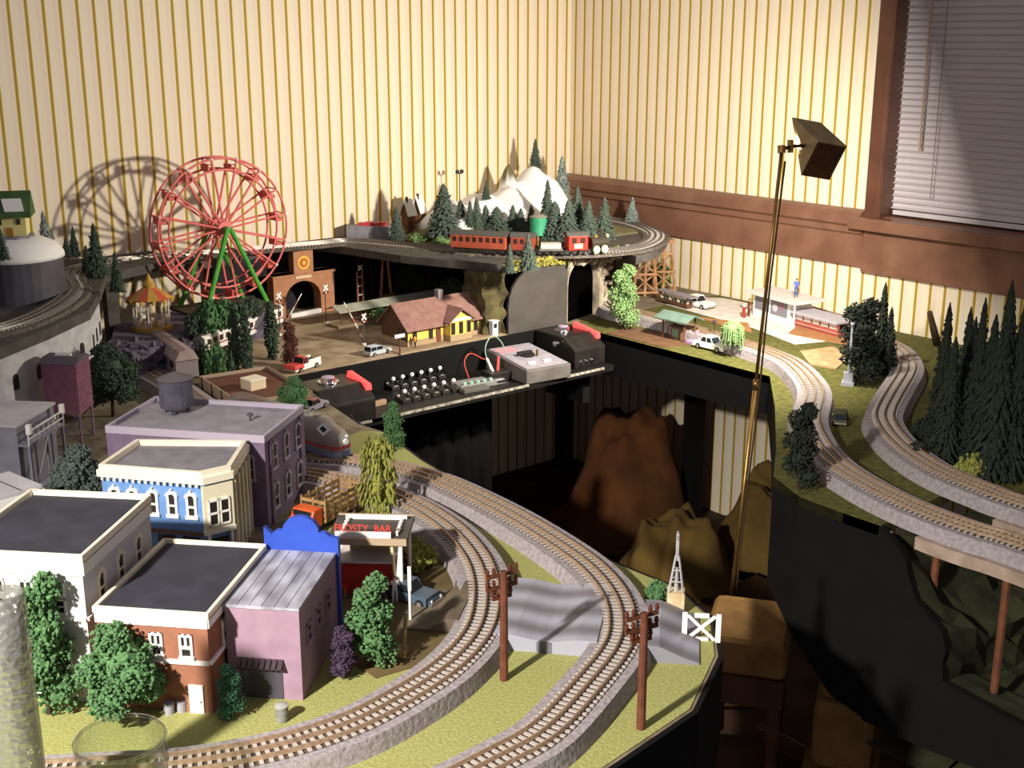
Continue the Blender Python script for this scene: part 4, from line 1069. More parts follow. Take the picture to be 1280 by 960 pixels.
wire('looping red lead from the terminal strip to the junction box', [(jx-.07,jy+.015,ZS+.013),(jx-.072,jy+.03,ZS+.05),(jx-.05,jy+.035,ZS+.068),(jx-.028,jy+.02,ZS+.055),(jx-.022,jy+.012,ZS+.052)], mat('wire_red','c8432e',rough=.4))
wire('arched grey-green lead from the junction box to the throttle box', [(jx-.0,jy+.02,ZS+.02),(jx-.005,jy+.035,ZS+.07),(jx+.025,jy+.045,ZS+.098),(jx+.05,jy+.04,ZS+.08),(jx+.058,jy+.03,ZS+.05)], mat('wire_green','8fa898',rough=.4))
# left little switches at the shelf's left end
ls = at(470,478,ZS); lsx = thing('push_button_panel', 'brown push-button panel with pale buttons behind the left red bar', 'button panel', (ls.x,ls.y,ZS), -.12)
MB().box(-.05,.05,-.02,.02,0,.018).build('case', ctrl, lsx, bevel=.002)
for k in range(4): MB().cyl((-.036+.024*k,0,.018),(-.036+.024*k,0,.028),.004,n=8).build('button', mat('button_tan','c4b49c',rough=.4), lsx)
lc = at(473,507,ZS); o = MB().box(-.02,.02,-.006,.006,0,.012).build('clamp', mat('clamp','a58a70',rough=.5), None, bevel=.002, loc=(lc.x,lc.y,ZS), rz=.1); tag(o, 'small tan clamp lying at the left front of the shelf behind the lone tree', 'clamp')
jm = at(597,490,ZS); o = MB().box(-.035,.035,-.012,.012,0,.010).build('connector_block', mat('conn_grey','595652',rough=.5), None, bevel=.002, loc=(jm.x-.0,jm.y+.012,ZS), rz=-.1); tag(o, 'dark grey connector block at the shelf lip right of the levers', 'connector')

# ------------------------------------------------------------------ floor lamp
lb = at(903,852,0); ltop = CAM+ray(977,190)*(60*.04)
lamp = thing('floor_lamp', 'brass-poled floor lamp with boxy tilted brown metal shade standing in the pit', 'floor lamp', (lb.x,lb.y,0))
brass = mat('pole_brass', 'a8844c', '94723e', 60, .35, metal=.8)
tp = ltop-V(lb)
MB().tube([(0,0,.02),tp*.60],.0048,12).build('lower_pole', brass, lamp, True)
MB().tube([tp*.59,tp],.0036,12).build('upper_pole', brass, lamp, True)
MB().tube([tp*.588,tp*.606],.0062,12).build('collar', brass, lamp, True)
MB().lathe([(.12,0),(.12,.012),(.10,.02),(.012,.028),(.01,.04)], 32).build('base', brass, lamp, True)
wl = [V((.006,-.004,.03))]+[tp*f+V((.006+.002*math.sin(f*14),-.005,0)) for f in (.1,.25,.4,.5,.62,.75,.88,.99)]
MB().tube(smoothpath(wl,.02),.0022,6).build('cord', mat('lamp_cord','4a3a28',rough=.6), lamp, True)
# shade: V-shaped reflector, ridge towards the viewer's side, mouth to the corner of the room
D0 = 60*.04+.02
def cp(x, y, dd=0): return CAM+ray(x, y)*(D0+dd)
cA, cB, cC = cp(990,148,.055), cp(1001.5,219,.045), cp(1022,177.5,0)
axv = cp(1058,184,.012)-cC
loff = V(lb)
def rel(p): return V(p)-loff
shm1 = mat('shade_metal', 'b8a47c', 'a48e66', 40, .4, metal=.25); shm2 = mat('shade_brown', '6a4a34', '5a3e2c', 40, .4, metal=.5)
def plate(a, b_, mt, name, th=.0025, shrink=0):
    n = (b_-a).cross(axv).normalized()*th
    vs = [rel(q) for q in (a, b_, b_+axv, a+axv)]; vs += [q+n for q in vs]
    return MB().add(vs, [(0,1,2,3),(7,6,5,4),(0,4,5,1),(1,5,6,2),(2,6,7,3),(3,7,4,0)]).build(name, mt, lamp)
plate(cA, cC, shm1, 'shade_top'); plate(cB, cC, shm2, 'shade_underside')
for off, nm in ((V((0,0,0)),'shade_side'),(axv*.97,'shade_side')):
    n = axv.normalized()*.002; vs = [rel(q+off) for q in (cA,cB,cC)]; vs += [q+n for q in vs]
    MB().add(vs, [(0,1,2),(5,4,3),(0,3,4,1),(1,4,5,2),(2,5,3,0)]).build(nm, shm1, lamp)
kn = rel(cp(988,183,.01)); sidec = rel((cA+cB+cC)/3)
MB().tube([kn-UP*.012, kn+UP*.012], .006, 10).build('knuckle', brass, lamp); MB().tube([tp-UP*.002, tp+UP*.012], .008, 10).build('pole_cap', brass, lamp)
MB().tube([tp+UP*.004, kn, sidec+axv*.1], .0035, 8).build('arm', mat('arm_dark','4a4038',rough=.3,metal=.8), lamp)
mouth = (cA+cB)/2+axv*.5
bulb = rel(mouth*.55+(cC+axv*.5)*.45)
MB().tube([bulb-axv*.3, bulb+axv*.3], .004, 10).build('halogen_tube', mat('halogen','fff2d0',emit=30), lamp)
aim = V((-.82,-.31,.72))
la_ = bpy.data.lights.new('halogen_light','AREA'); la_.shape = 'RECTANGLE'; la_.size = .055; la_.size_y = .05; la_.energy = 25.5; la_.color = (1,.93,.80)
lo = bpy.data.objects.new('halogen_light', la_); C.objects.link(lo); lo.location = mouth+(aim-mouth).normalized()*.006
lo.rotation_euler = (aim-mouth).to_track_quat('-Z','Y').to_euler()
LAMP2 = la_
# ------------------------------------------------------------------ trees
bark = mat('bark', '4a3a2a', '382a1e', 60, .9)
def foliage_mesh(kind, seed):
    r = random.Random(seed); b = MB()
    if kind == 'conifer':           # unit height 1, radius .22
        n = 15
        for i in range(n):
            z = .07+.90*i/n; rad = .225*(1-(z-.05)/.98)**.9+.006; k = max(7, int(20*rad/.22))
            b.lathe([(rad*.62, z-.01),(rad*.5,z+.04),(max(rad*.2,.004),z+.085)], 7)
            for j in range(k):
                a = 2*PI*(j+r.random()*.7)/k; rr = rad*r.uniform(.8,1.12); dz = -.035-.03*r.random()
                c, s = math.cos(a), math.sin(a); w = .028
                tip = (rr*c, rr*s, z+dz); i0 = .25*rad
                b.add([(i0*c-w*s, i0*s+w*c, z+.03),(i0*c+w*s, i0*s-w*c, z+.03),(i0*c,i0*s,z+.08),tip,(rr*.8*c-w*.8*s, rr*.8*s+w*.8*c, z+dz+.02),(rr*.8*c+w*.8*s, rr*.8*s-w*.8*c, z+dz+.02)],
                      [(0,4,5,1),(4,3,5),(0,2,4),(2,3,4),(2,1,5),(2,5,3),(0,1,2)])
        b.lathe([(.012,.93),(.001,1.0)], 5)
        for _ in range(120):
            z = r.uniform(.04,.9); rad = .225*(1-(z-.05)/.98)**.9*r.uniform(.7,1.02); a = r.random()*6.28
            b.blob((rad*math.cos(a),rad*math.sin(a),z), r.uniform(.012,.026), r)
    elif kind == 'bushy':           # round crown tree, height 1
        cl = [(0,0,.62,.27)]+[(.2*math.cos(a), .2*math.sin(a), z, .18) for a, z in [(0,.36),(1.1,.56),(2.1,.34),(3.2,.55),(4.2,.36),(5.3,.58)]]+[(.05,.05,.84,.16)]
        for x, y, z, rad in cl:
            b.ball((x,y,z), rad*.72, 8)
            for _ in range(260):
                d = V((r.gauss(0,1),r.gauss(0,1),r.gauss(0,1))).normalized()*rad*r.uniform(.70,1.10)
                b.blob((x+d.x,y+d.y,z+d.z*.9), r.uniform(.013,.029), r)
    elif kind == 'tall':            # stacked loose clumps, narrow
        for i in range(9):
            a = i*2.4; z = .2+.72*i/8; x, y, rad = .11*math.cos(a)*(1-.4*z), .11*math.sin(a)*(1-.4*z), .15*(1.15-.55*z)
            b.ball((x,y,z), rad*.65, 8)
            for _ in range(200):
                d = V((r.gauss(0,1),r.gauss(0,1),r.gauss(0,1))).normalized()*rad*r.uniform(.65,1.15)
                b.blob((x+d.x,y+d.y,z+d.z), r.uniform(.010,.024), r)
    elif kind == 'poplar':          # slim column
        for i in range(11):
            z = .08+.88*i/10; rad = .10*math.sin(PI*min(1,.18+.8*i/10.5))+.02
            b.ball((0,0,z), rad*.7, 7)
            for _ in range(38):
                a = r.random()*6.28; q = rad*r.uniform(.7,1.15)
                b.blob((q*math.cos(a),q*math.sin(a),z+r.uniform(-.05,.05)), r.uniform(.016,.034), r)
    elif kind == 'willow':          # drooping
        b.ball((0,0,.8),.2,8)
        for j in range(90):
            a = r.random()*6.28; q = r.uniform(.05,.36); z1 = .98-.9*q*q*2; z0 = z1-r.uniform(.25,.6)
            p = [(q*.3*math.cos(a),q*.3*math.sin(a),.9),(q*.8*math.cos(a),q*.8*math.sin(a),z1),(q*math.cos(a),q*math.sin(a),max(.08,z0))]
            b.tube(p,[.03,.034,.008],4)
            for _ in range(4): b.blob((q*.9*math.cos(a)+r.uniform(-.03,.03),q*.9*math.sin(a)+r.uniform(-.03,.03),r.uniform(max(.1,z0),z1)), r.uniform(.018,.035), r)
    elif kind == 'bush':            # low shrub, height 1 (radius .8)
        for x,y,z,rad in [(0,0,.5,.45),(.4,.1,.4,.36),(-.35,.2,.42,.38),(.0,-.35,.38,.36),(.1,.4,.38,.34)]:
            b.ball((x,y,z), rad*.75, 8)
            for _ in range(60):
                d = V((r.gauss(0,1),r.gauss(0,1),r.gauss(0,1))).normalized()*rad*r.uniform(.75,1.12)
                b.blob((x+d.x,y+d.y,max(.05,z+d.z)), r.uniform(.05,.11), r)
    elif kind == 'feather':         # tall weeping yellow-green plume
        for i in range(14):
            z = .12+.86*i/13; rad = .16*(1-.55*abs(z-.45))+.01
            for _ in range(26):
                a = r.random()*6.28; q = rad*r.uniform(.3,1.1); zz = z+r.uniform(-.05,.05)
                b.add([(q*math.cos(a)-.02,q*math.sin(a),zz),(q*math.cos(a)+.02,q*math.sin(a),zz),(q*math.cos(a),q*math.sin(a)+.02,zz+.05),(q*1.15*math.cos(a),q*1.15*math.sin(a),zz-.08)],[(0,1,2),(0,3,1),(1,3,2),(2,3,0)])
            b.ball((0,0,z),rad*.4,6)
    return b
def trunk_mesh(kind):
    b = MB()
    if kind == 'bush': return b.cyl((0,0,0),(0,0,.4),.06,.04,6)
    b.tube([(0,0,0),(.006,0,.2),(0,.006,.45),(0,0,.9)],[.028,.021,.016,.005],7)
    if kind in ('bushy','tall','willow'):
        for a, z in ((.3,.3),(2.2,.38),(4.1,.33),(5.4,.46)): b.tube([(0,0,z),(.09*math.cos(a),.09*math.sin(a),z+.13),(.16*math.cos(a),.16*math.sin(a),z+.24)],[.012,.009,.004],6)
    return b
PROTO = {}
GREENS = {}
def gm2(name, a, b_, sc=40): return mat(name, a, b_, sc, .95, bump=.3)
LEAF = {'deep': gm2('leaf_deep','4a5a46','36463a'), 'pine': gm2('leaf_pine','58645a','404c40'), 'mid': gm2('leaf_mid','5f8456','44663e'), 'light': gm2('leaf_light','86a06a','64844c'),
        'yellow': gm2('leaf_yellow','9a9a48','73763a'), 'grey': gm2('leaf_grey','6c7a72','4c5a54'), 'blackgreen': gm2('leaf_black','2c3428','1c221c'), 'purple': gm2('leaf_purple','54405a','3a2c3e'), 'red': gm2('leaf_red','6e4438','4a2e28'), 'frost': gm2('leaf_frost','a9b4b0','5f7068', 18), 'teal': gm2('leaf_teal','4e7a5e','38604a')}
def proto(kind, leaf, seed):
    k = (kind, leaf, seed)
    if k not in PROTO:
        kk = (kind, seed)
        if kk not in GREENS:
            o = foliage_mesh(kind, seed).build('foliage', None); me = o.data; bpy.data.objects.remove(o)
            o = trunk_mesh(kind).build('trunk', bark, None); tm2 = o.data; bpy.data.objects.remove(o); GREENS[kk] = (me, tm2)
        me, tm2 = GREENS[kk]; me = me.copy(); me.name = 'foliage'; me.materials.clear(); me.materials.append(LEAF[leaf]); PROTO[k] = (me, tm2)
    return PROTO[k]
RAD = {'conifer':.225,'bushy':.40,'tall':.26,'poplar':.125,'willow':.37,'bush':.78,'feather':.18}
NAME = {'conifer':'conifer_tree','bushy':'leafy_tree','tall':'leafy_tree','poplar':'poplar_tree','willow':'willow_tree','bush':'bush','feather':'plume_tree'}
def tree(kind, leaf, label, base, h, wid=None, group=None, seed=0, cat=None):
    me, tm2 = proto(kind, leaf, seed)
    t = thing(NAME[kind], label, cat or ('bush' if kind == 'bush' else 'tree'), base, random.uniform(0,6.28), group)
    o = bpy.data.objects.new('foliage', me); C.objects.link(o); o.parent = t
    o = bpy.data.objects.new('trunk', tm2); C.objects.link(o); o.parent = t
    s = (wid/2/RAD[kind]) if wid else h
    t.scale = (s, s, h)
    return t
def ptree(kind, leaf, label, x, yb, yt, wpx, z=Z0, group=None, seed=0, Y=None):
    b = at(x, yb, z) if Y is None else aty(x, yb, Y)
    h = topz(b, yt)-b.z
    return tree(kind, leaf, label, b, h, wpx*mpp(b), group, seed)
ORD = ['first','second','third','fourth','fifth','sixth','seventh','eighth','ninth','tenth','eleventh','twelfth','thirteenth','fourteenth','fifteenth','sixteenth','seventeenth','eighteenth','nineteenth','twentieth']
# front town trees
ptree('tall','mid','tall loose green tree in front of the white block at the left edge',62,893,722,84,seed=1)
ptree('bushy','mid','big round green tree in front of the brown brick block',158,903,778,112,seed=2)
ptree('tall','teal','slim dark green tree between brick block and mauve workshop',290,898,830,40,seed=3)
ptree('tall','mid','green tree at the dark side wall of the mauve workshop',465,835,722,72,seed=4)
ptree('tall','purple','dark purple shrubby tree behind the mauve workshop corner',430,850,786,40,seed=5)
ptree('feather','yellow','tall yellow-green plume tree behind the drive-in roof',474,648,552,50,seed=1)
ptree('tall','mid','small lone tree on the table edge before the control shelf',492,566,505,34,seed=6)
ptree('bush','yellow','low flowering bush beside the drive-in canopy posts',520,712,672,56,seed=1)
ptree('bush','purple','low purple bush under the drive-in canopy front',480,718,690,60,seed=2)
ptree('bush','mid','small dark green bush left of the silver derrick tower',820,752,724,32,seed=3)
ptree('bushy','grey','hazy grey-green tree behind the white block roof',98,640,556,74,seed=3)
ptree('bushy','deep','large dark green tree right of the maroon hopper tower',142,520,428,78,seed=4)
ptree('bushy','mid','leafy tree left of the black power pack above the silver train',366,520,470,44,seed=5)
# right table
ptree('tall','blackgreen','dark leafy tree with pale leaves at the left edge of the right table',998,612,505,54,seed=7)
ptree('tall','blackgreen','large dark knobbly tree behind the white obelisk',1072,478,374,64,seed=8)
ptree('conifer','blackgreen','tallest dark evergreen right of the knobbly tree by the right wall',1098,466,352,34,seed=1)
ptree('conifer','blackgreen','shorter dark evergreen at the right flank of the knobbly tree',1108,468,383,30,seed=2)
ptree('willow','light','drooping pale green willow beside the white car',914,446,399,34,seed=1)
ptree('tall','light','tall bright ivy-green tree right of the tunnel mouth',778,412,332,44,seed=9)
ptree('tall','light','small bright green tree at the foot of the wall behind the trestle',828,362,328,24,seed=10)
# dark grove at the right
grove = [(1172,540,377,40),(1196,560,383,44),(1211,575,371,46),(1180,575,420,50),(1238,600,349,60),(1225,585,392,56),(1258,600,368,52),(1248,560,385,50),(1275,590,400,56),(1205,545,395,40),(1268,545,380,40)]
for k, (x, yb, yt, w) in enumerate(sorted(grove)):
    ptree('conifer','blackgreen',f'{ORD[k]} evergreen from the left in the dark grove at the right edge',x,yb,yt,w,group='dark evergreens of the right-hand grove',seed=k%3+1)
ptree('bush','blackgreen','low dark bush at the left foot of the evergreen grove',1160,548,520,44,seed=4)
ptree('bush','blackgreen','dark low bush by the bend of the right track',1150,575,548,36,seed=5)
ptree('bush','yellow','yellowish bush at the front foot of the evergreen grove',1215,600,566,44,seed=6)
# grove on the mountain behind the red train
mt_ = [(555,296,229,38),(547,296,252,24),(576,293,249,22),(588,295,250,16),(596,295,246,20),(607,294,256,22),(621,295,258,34),(641,293,256,22),(651,294,260,20),(664,292,255,18),(684,290,224,22),(693,300,251,34),(710,302,249,30),(721,298,232,26),(735,302,250,26),(755,300,246,24)]
for k, (x, yb, yt, w) in enumerate(mt_):
    ptree('conifer','pine',f'{ORD[k]} conifer from the left in the grove between snow and red train',x,yb,yt,w*1.35,z=.87,group='conifers below the snow',seed=k%3+1)
ptree('conifer','frost','frosted conifer standing right of the snowy peak',702,250,194,28,Y=-.16,seed=1)
ptree('conifer','pine','conifer on the very top of the snowy mountain',669,212,173,20,Y=-.16,seed=2)
ptree('conifer','pine','lone little conifer standing in the open snow field',608,250,224,14,Y=-.26,seed=3)
ptree('conifer','frost','snowy-white conifer beside the looping track by the wooden rail',790,281,246,22,z=.852,seed=2)
ptree('conifer','pine','small conifer on the tunnel ledge, left of its larger neighbour',637,342,304,18,z=.852,seed=1)
ptree('conifer','pine','larger conifer on the tunnel ledge before the red coaches',660,338,291,30,z=.852,seed=2)
ptree('conifer','pine','dark conifer by the concrete loading wall on the high deck',496,303,258,26,z=.852,seed=3)
ptree('bush','light','grey-green bush strip on the deck left of the coach',525,303,290,30,z=.852,seed=2)
ptree('bush','light','second grey-green bush on the deck against the coach end',552,307,294,28,z=.852,seed=3)
ptree('bushy','deep','round dark green tree under the high deck behind the platform',514,372,318,44,seed=6)
ptree('bush','light','yellow-green bush at the end of the grey platform roof',470,394,378,26,seed=4,z=.68)
ptree('bush','mid','bushy green plant right of the platform in front of the depot gable',478,402,383,26,seed=5,z=.68)
# left deck
for k, (x, yb, yt, w) in enumerate([(84,322,296,18),(94,322,282,18),(110,342,306,20),(122,346,278,34),(147,366,314,24)]):
    ptree('conifer','deep',f'{ORD[k]} dark conifer from the left behind the upper left track curve',x,yb,yt,w,z=.872,group='conifers by the upper left curve',seed=k%3+1,Y=-.05 if k < 2 else None)
ptree('conifer','frost','grey snow-topped conifer right of the chalet',58,313,263,24,Y=-.22,seed=3)
ptree('conifer','deep','dark conifer at the left edge before the chalet',3,326,283,24,Y=-.50,seed=1)
# hedge and poplars in the middle
for k, (x, yb, yt, w) in enumerate([(296,466,380,15),(310,468,384,15),(341,450,378,17)]):
    ptree('poplar','deep',f'{["left","middle","right"][k]} one of the three slim poplars before the white train',x,yb,yt,w,group='slim poplars',seed=k+1)
ptree('tall','red','dark reddish tree above the pink and white pickup',364,458,402,24,seed=2)
for k, (x, yb, yt, w, lf) in enumerate([(252,466,428,30,'deep'),(270,470,424,36,'mid'),(286,468,432,26,'deep')]):
    ptree('bush',lf,f'{["left","middle","right"][k]} of the three green bushes behind the brown sunken roof',x,yb,yt,w,seed=k+1)
for k, (x, yb, yt, w, lf) in enumerate([(245,418,388,34,'deep'),(262,416,372,40,'mid'),(281,412,370,36,'mid'),(299,404,372,30,'deep'),(316,396,370,30,'deep')]):
    ptree('bush',lf,f'{ORD[k]} bush from the left in the hedge at the feet of the big wheel',x,yb,yt,w,group='hedge before the big wheel',seed=k+2,z=.745)
ptree('bush','deep','dark ivy bush under the deck end left of the loop trestle',565,378,345,40,seed=7)
# fallen log leaning by the grove
lgb = at(1172,432); lg_t = aty(1162,390,lgb.y)
o = MB().tube([lgb, lgb.lerp(lg_t,.5), lg_t],[.010,.0085,.006],9).build('tree_stump', bark, None, True); tag(o, 'bare dark tree stump leaning left of the evergreen grove', 'tree stump')
# ------------------------------------------------------------------ vehicles
tyre = mat('tyre', '1a1818', rough=.8); hub = mat('hub', 'c0bcb8', rough=.3, metal=.8); wglass = mat('car_glass', '22262c', rough=.1, spec=.6)
def wheel(parent, x, y, r, w=.005):
    o = MB().cyl((x,y-w/2,r),(x,y+w/2,r),r,n=16).build('wheel', tyre, parent)
    s = 1 if y > 0 else -1
    MB().cyl((x,y+s*w/2,r),(x,y+s*(w/2+.0008),r),r*.55,n=12).build('hubcap', hub, o)
def car(name, label, loc, rz, L, body, roofc, style='sedan', cat='car'):
    t = thing(name, label, cat, loc, rz); w = L*.38; r = L*.075; h = L*.20
    bm_ = mat(*body); rm_ = mat(*roofc)
    lower = [(-L/2,r*.8),(L/2,r*.8),(L/2,h*.72),(L*.46,h*.95),(L*.14,h*1.02),(-L*.30,h*1.02),(-L*.48,h*.92),(-L/2,h*.7)]
    MB().prismy(lower, -w/2, w/2).build('body', bm_, t, bevel=L*.012)
    if style == 'sedan': cab = [(-L*.30,h),(L*.16,h),(L*.06,h*1.62),(-L*.20,h*1.66)]
    elif style == 'wagon': cab = [(-L*.46,h*.95),(L*.16,h),(L*.07,h*1.62),(-L*.42,h*1.66)]
    else: cab = [(-L*.02,h),(L*.20,h),(L*.13,h*1.75),(-L*.0,h*1.78)]
    MB().prismy(cab, -w*.42, w*.42).build('cabin', wglass, t, bevel=L*.006)
    x0, x1 = cab[3][0], cab[2][0]
    MB().box(x0-L*.005,x1+L*.005,-w*.41,w*.41,cab[3][1]-.0006,cab[3][1]+L*.014).build('roof', rm_, t, bevel=L*.004)
    for x in (cab[0][0]+L*.02,(cab[3][0]+cab[2][0])/2,cab[1][0]-L*.02):
        xt = max(min(x, cab[2][0]), cab[3][0])
        for s in (-1,1): MB().tube([(x,s*w*.425,h),(xt,s*w*.41,cab[3][1])], L*.009, 5).build('pillar', rm_, t)
    for x in (-L*.31,L*.31):
        for s in (-1,1): wheel(t, x, s*w*.46, r)
    for x in (-L/2-.0008,L/2+.0008): MB().box(x-.0014,x+.0014,-w*.48,w*.48,r*.9,r*1.5).build('bumper', hub, t, bevel=.0005)
    for s in (-1,1):
        MB().cyl((L/2-.001,s*w*.34,h*.68),(L/2+.0012,s*w*.34,h*.68),L*.022,n=10).build('headlight', white, t)
        MB().cyl((-L/2+.001,s*w*.36,h*.62),(-L/2-.001,s*w*.36,h*.62),L*.016,n=8).build('tail_light', mat('tail_red','b02420',rough=.3), t)
    return t
def facing(x0, y0, x1, y1, z=Z0): a, b_ = at(x0,y0,z), at(x1,y1,z); return math.atan2(b_.y-a.y, b_.x-a.x)
pk_ = at(379,462)
t = car('pickup_truck', 'white pickup with a pink-red front end parked at the table edge', pk_, facing(400,455,358,469), .088, ('car_white','f0ece2',None,60,.35), ('truck_red','d2504a',None,60,.35), 'pickup', 'truck')
MB().box(.014,.046,-.0172,.0172,.009,.0195).build('bonnet', mat('truck_red','d2504a'), t, bevel=.002)
MB().box(-.042,-.003,-.0145,.0145,.0178,.0192).build('bed', mat('bed_dark','4a4440',rough=.8), t)
for s in (-1,1): MB().box(-.043,-.002,s*.0155-.001,s*.0155+.001,.0165,.024).build('bed_side', mat('car_white','f0ece2'), t)
c2 = at(472,443); car('station_wagon', 'pale grey-blue wagon with cream side beside the depot sign', c2, facing(456,446,488,438), .07, ('wagon_grey','b4b8bc',None,60,.35), ('wagon_top','c4ccd4',None,60,.35), 'wagon')
c3 = at(383,500); 
car('sedan_car', 'grey car with red top half hidden behind the leafy tree and power pack', at(392,512), .4, .07, ('car_grey','87808a',None,60,.35), ('car_maroon','8c4a4e',None,60,.35))
c4 = at(885,434); car('sedan_car', 'white sedan in bright light beside the willow', at(890,437), facing(860,428,912,440), .095, ('car_white','f0ece2'), ('car_white','f0ece2'))
c5 = at(868,385); car('sedan_car', 'white sedan on the sunlit street behind the green shelter', at(872,384), facing(840,378,905,392), .10, ('car_white','f0ece2'), ('car_white','f0ece2'))
c6 = at(1050,527); car('jeep', 'dark green car with pale tailgate between the two right-hand tracks', c6, facing(1049,530,1051,510), .072, ('jeep_green','3a3a26',None,60,.5), ('jeep_green','3a3a26'), 'wagon')
MB  # noqa
c7 = at(512,752); car('sedan_car', 'slate-blue car at the drive-in behind a white carhop', at(512,750), facing(485,738,540,752), .085, ('car_slate','4a5a6a',None,60,.3), ('car_slate','4a5a6a'))
c8 = at(452,718); car('sedan_car', 'teal car half hidden by the workshop tree at the drive-in', at(448,712), facing(470,716,420,700), .08, ('car_teal','3f6070',None,60,.3), ('car_teal','3f6070'))
# stake truck
sk0 = at(404,664); tz = facing(424,640,380,664)
t = thing('stake_truck', 'orange-cabbed truck with tan wooden stake bed behind the blue false front', 'truck', at(402,658), tz)
orc = mat('cab_orange', 'e2602c', 'd2542a', 40, .4); stk = mat('stake_wood','a8885c','8c6e48',60,.8)
MB().box(-.075,.055,-.016,.016,.010,.016).build('chassis', mat('chassis_dark','2a2624',rough=.6), t)
MB().prismy([(.022,.014),(.058,.014),(.058,.028),(.048,.032),(.042,.043),(.022,.043)], -.020, .020).build('cab', orc, t, bevel=.002)
MB().box(.0435,.0475,-.016,.016,.033,.041).build('windscreen', wglass, t)
MB().box(-.08,.018,-.023,.023,.016,.020).build('bed_floor', stk, t)
for y in (-.0225,.0225):
    m_ = MB()
    for k in range(6): m_.box(-.079+.019*k,-.076+.019*k,y-.0012,y+.0012,.018,.054)
    for z in (.028,.038,.048): m_.box(-.08,.018,y-.001,y+.001,z-.0025,z+.0025)
    m_.build('stake_side', stk, t)
for x in (-.0795,.0175):
    m_ = MB()
    for z in (.028,.038,.048): m_.box(x-.001,x+.001,-.022,.022,z-.0025,z+.0025)
    m_.box(x-.0012,x+.0012,-.002,.002,.018,.054); m_.build('stake_end', stk, t)
for x in (-.055,.038):
    for y in (-.019,.019): wheel(t, x, y, .009)
# ------------------------------------------------------------------ small figures
skin = mat('skin', 'c99a7a', rough=.6)
def person(label, loc, rz, h=.036, shirt=('shirt_white','f0ece8'), legs=('trouser_dark','3a3438'), pose='stand', hat=None, cat='person', name='person', skinm=None):
    t = thing(name, label, cat, loc, rz)
    me = bpy.data.meshes.new('body'); s = h/1.7
    J = {'pel':(0,0,.92),'ch':(0,0,1.3),'nk':(0,.01,1.47),'hd':(0,.02,1.58),'tp':(0,.02,1.66)}
    pts = [(0,0,.92),(0,0,1.12),(0,0,1.36),(0,.0,1.48),(0,.015,1.58),(0,.015,1.66)]
    rad = [.14,.13,.15,.055,.095,.07]
    ed = [(0,1),(1,2),(2,3),(3,4),(4,5)]
    for sx in (-1,1):
        sw = .10 if pose == 'walk' else .0
        k = len(pts)
        if pose == 'sit': leg = [(sx*.09,0,.9),(sx*.1,.35,.86),(sx*.1,.38,.46),(sx*.1,.46,.43)]
        else: leg = [(sx*.09,0,.86),(sx*.10,sx*sw+.02,.5),(sx*.10,sx*sw*1.4,.10),(sx*.11,sx*sw*1.4+.11,.05)]
        pts += leg; rad += [.09,.07,.048,.045]; ed += [(0,k),(k,k+1),(k+1,k+2),(k+2,k+3)]
        k = len(pts)
        if pose == 'raise' and sx > 0: arm = [(sx*.18,0,1.40),(sx*.34,.05,1.56),(sx*.40,.08,1.80),(sx*.41,.1,1.9)]
        elif pose == 'tray': arm = [(sx*.18,0,1.40),(sx*.24,.05,1.15),(sx*.20,.28,1.18),(sx*.19,.36,1.2)]
        else: arm = [(sx*.18,0,1.40),(sx*.24,.0,1.15),(sx*.25,.08,.92),(sx*.25,.10,.82)]
        pts += arm; rad += [.065,.048,.038,.042]; ed += [(2,k),(k,k+1),(k+1,k+2),(k+2,k+3)]
    me.from_pydata([(x*s,y*s,z*s) for x,y,z in pts], ed, []); o = bpy.data.objects.new('tmp', me); C.objects.link(o)
    sk_ = o.modifiers.new('skin','SKIN'); su = o.modifiers.new('sub','SUBSURF'); su.levels = 1
    for i, r_ in enumerate(rad): me.skin_vertices[0].data[i].radius = (r_*s, r_*s)
    me.skin_vertices[0].data[0].use_root = True
    dg = bpy.context.evaluated_depsgraph_get(); nm = bpy.data.meshes.new_from_object(o.evaluated_get(dg)); bpy.data.objects.remove(o)
    nm.name = 'body'; nm.materials.clear()
    for m_ in (skinm or skin, mat(*shirt), mat(*legs), mat('shoe','221c1a')): nm.materials.append(m_)
    for p in nm.polygons:
        z = p.center.z/s; x = abs(p.center.x/s)
        p.material_index = 0 if (z > 1.45 and x < .16) or (x > .19 and z < 1.12 and pose != 'raise') or (pose == 'raise' and z > 1.6) else 1 if z > .93 else 2 if z > .1 else 3
        p.use_smooth = True
    b = bpy.data.objects.new('body', nm); C.objects.link(b); b.parent = t
    MB().lathe([(.08*s,1.60*s),(.10*s,1.63*s),(.07*s,1.70*s),(.001,1.715*s)],10,(0,.008*s,0)).build('cap' if hat else 'hair', mat(*(hat or ('hair','3a2a20'))), t)
    # face: nose and eyes
    MB().cyl((0,.105*s,1.57*s),(0,.125*s,1.565*s),.014*s,n=5).build('nose', skinm or skin, t)
    return t
def fig(label, x, yb, h=.036, rz=0., z=Z0, **k): return person(label, at(x, yb, z), rz, h, **k)
fig('person in white uniform standing at the left of the drive-in counter',446,742,.04,1.0,legs=('white_trouser','e6e0de'),pose='tray')
fig('person in white shirt standing left of the slate-blue car at the drive-in',494,755,.04,-.6,legs=('white_trouser','e6e0de'),pose='tray')
fig('person in white beside the red drive-in counter at its right end',490,716,.036,.4)
fig('person in a red top bending over the drive-in counter',462,726,.034,2.4,shirt=('shirt_red','c0403a'))
fig('person in blue and white standing by the purple block near the stake truck',362,632,.036,.6,legs=('jean_blue','3f4f8c'))
fig('person in orange top beside the depot door',519,436,.034,.3,shirt=('shirt_orange','c88a3a'))
fig('person in pink seated beside the green-roofed shelter',871,428,.034,2.0,shirt=('shirt_pink','c88aa8'),legs=('pink_trouser','b890b0'),pose='walk')
